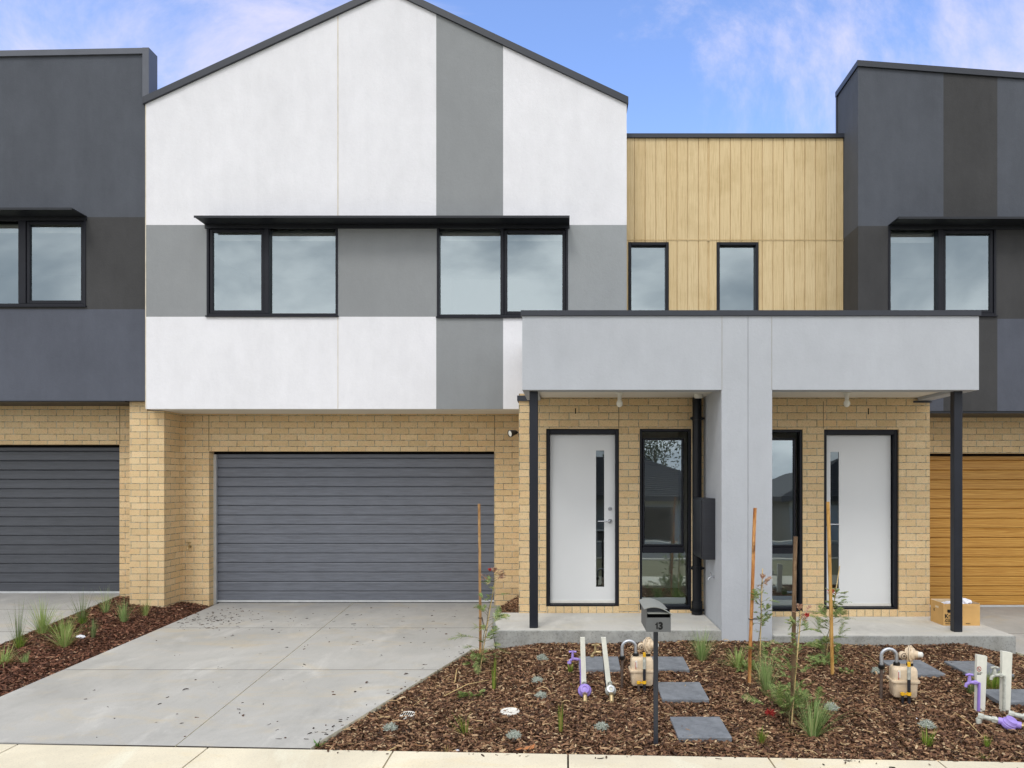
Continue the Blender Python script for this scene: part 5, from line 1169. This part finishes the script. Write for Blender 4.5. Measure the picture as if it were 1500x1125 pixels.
# ---------------------------------------------------------------- light, sky, camera
EL=R(52); AZ=R(200)   # sun high, behind the photographer and a little to the left
w=bpy.data.worlds.new('World'); bpy.context.scene.world=w; w.use_nodes=True; nt=w.node_tree; N_=nt.nodes; Lk=nt.links.new
bg=N_['Background']; bg.inputs['Strength'].default_value=.1
sky=N_.new('ShaderNodeTexSky'); sky.sky_type='NISHITA'; sky.sun_disc=False; sky.sun_elevation=EL; sky.sun_rotation=AZ; sky.ozone_density=2.2; sky.dust_density=.3
tc=N_.new('ShaderNodeTexCoord'); sp_=N_.new('ShaderNodeSeparateXYZ'); Lk(tc.outputs['Generated'],sp_.inputs[0])
def mth(op,a,b=0,cl=False):
    n=N_.new('ShaderNodeMath'); n.operation=op; n.use_clamp=cl
    for k,v in ((0,a),(1,b)):
        if isinstance(v,(int,float)): n.inputs[k].default_value=v
        else: Lk(v,n.inputs[k])
    return n.outputs[0]
def wmix(f,a,b,mode='MIX'):
    n=N_.new('ShaderNodeMix'); n.data_type='RGBA'; n.blend_type=mode
    for k,v in ((0,f),(6,a),(7,b)):
        if isinstance(v,bpy.types.NodeSocket): Lk(v,n.inputs[k])
        else: n.inputs[k].default_value=v if k==0 else tuple(v)+(1,)
    return n.outputs[2]
def wnoise(scale,det,rough,vscale,loc,dist=0):
    mp_=N_.new('ShaderNodeMapping'); Lk(tc.outputs['Generated'],mp_.inputs[0]); mp_.inputs['Scale'].default_value=vscale; mp_.inputs['Location'].default_value=loc
    n=N_.new('ShaderNodeTexNoise'); Lk(mp_.outputs[0],n.inputs['Vector']); n.inputs['Scale'].default_value=scale; n.inputs['Detail'].default_value=det; n.inputs['Roughness'].default_value=rough; n.inputs['Distortion'].default_value=dist; return n.outputs['Fac']
def rmp(f,a,b):
    n=N_.new('ShaderNodeMapRange'); n.interpolation_type='SMOOTHSTEP'; Lk(f,n.inputs['Value']); n.inputs['From Min'].default_value=a; n.inputs['From Max'].default_value=b; return n.outputs[0]
SKYT=(2.35,2.38,2.8)
blue=wmix(1.0,sky.outputs[0],SKYT,'MULTIPLY')
# thin lilac wisps over the roofs
gapx=N_.new('ShaderNodeMapRange'); gapx.interpolation_type='SMOOTHSTEP'; Lk(mth('ABSOLUTE',mth('SUBTRACT',sp_.outputs[0],.02)),gapx.inputs['Value']); gapx.inputs['From Min'].default_value=.06; gapx.inputs['From Max'].default_value=.34; gapx.inputs['To Min'].default_value=.17; gapx.inputs['To Max'].default_value=-.02
c1=rmp(mth('SUBTRACT',wnoise(2.1,9,.66,(1,1,1.7),(2.2,6.1,3.3),.55),gapx.outputs[0]),.46,.70)
front=wmix(mth('MULTIPLY',c1,.85),blue,(8.0,7.7,9.6))
# broken grey-white overcast over the street side
c2=wnoise(3.0,8,.56,(1,1,1.7),(4.1,2.2,.9),.4)
cl=wmix(rmp(c2,.36,.64),(6.6,7.3,8.2),(16.6,16.5,16.6))
side=rmp(mth('ADD',mth('MULTIPLY',sp_.outputs[1],-1.0),mth('ADD',mth('MULTIPLY',sp_.outputs[2],.55),mth('MULTIPLY',c2,.5))),.10,.55)
col=wmix(side,front,cl); Lk(col,bg.inputs[0])
sd=bpy.data.lights.new('sun','SUN'); sd.energy=1.1; sd.angle=R(16); sd.color=(1,.965,.91); so=bpy.data.objects.new('sun',sd); C.objects.link(so)
dirv=Vector((math.sin(AZ)*math.cos(EL),math.cos(AZ)*math.cos(EL),math.sin(EL))); so.rotation_euler=dirv.to_track_quat('Z','Y').to_euler(); so.location=dirv*30
cam=bpy.data.cameras.new('camera'); co=bpy.data.objects.new('camera',cam); C.objects.link(co); bpy.context.scene.camera=co
co.location=(0,0,H); co.rotation_euler=(R(90),0,0); cam.sensor_width=36; cam.lens=F/1500*36; cam.clip_start=.05; cam.clip_end=2000
cam.shift_x=-(CX-750)/1500; cam.shift_y=(CY-562.5)/1500
S=bpy.context.scene; S.view_settings.view_transform='Standard'; S.view_settings.look='None'; S.view_settings.gamma=1; S.view_settings.exposure=.13; S.view_settings.use_curve_mapping=False
S.render.engine='CYCLES'; S.cycles.max_bounces=8; S.cycles.transparent_max_bounces=12; S.cycles.use_denoising=True
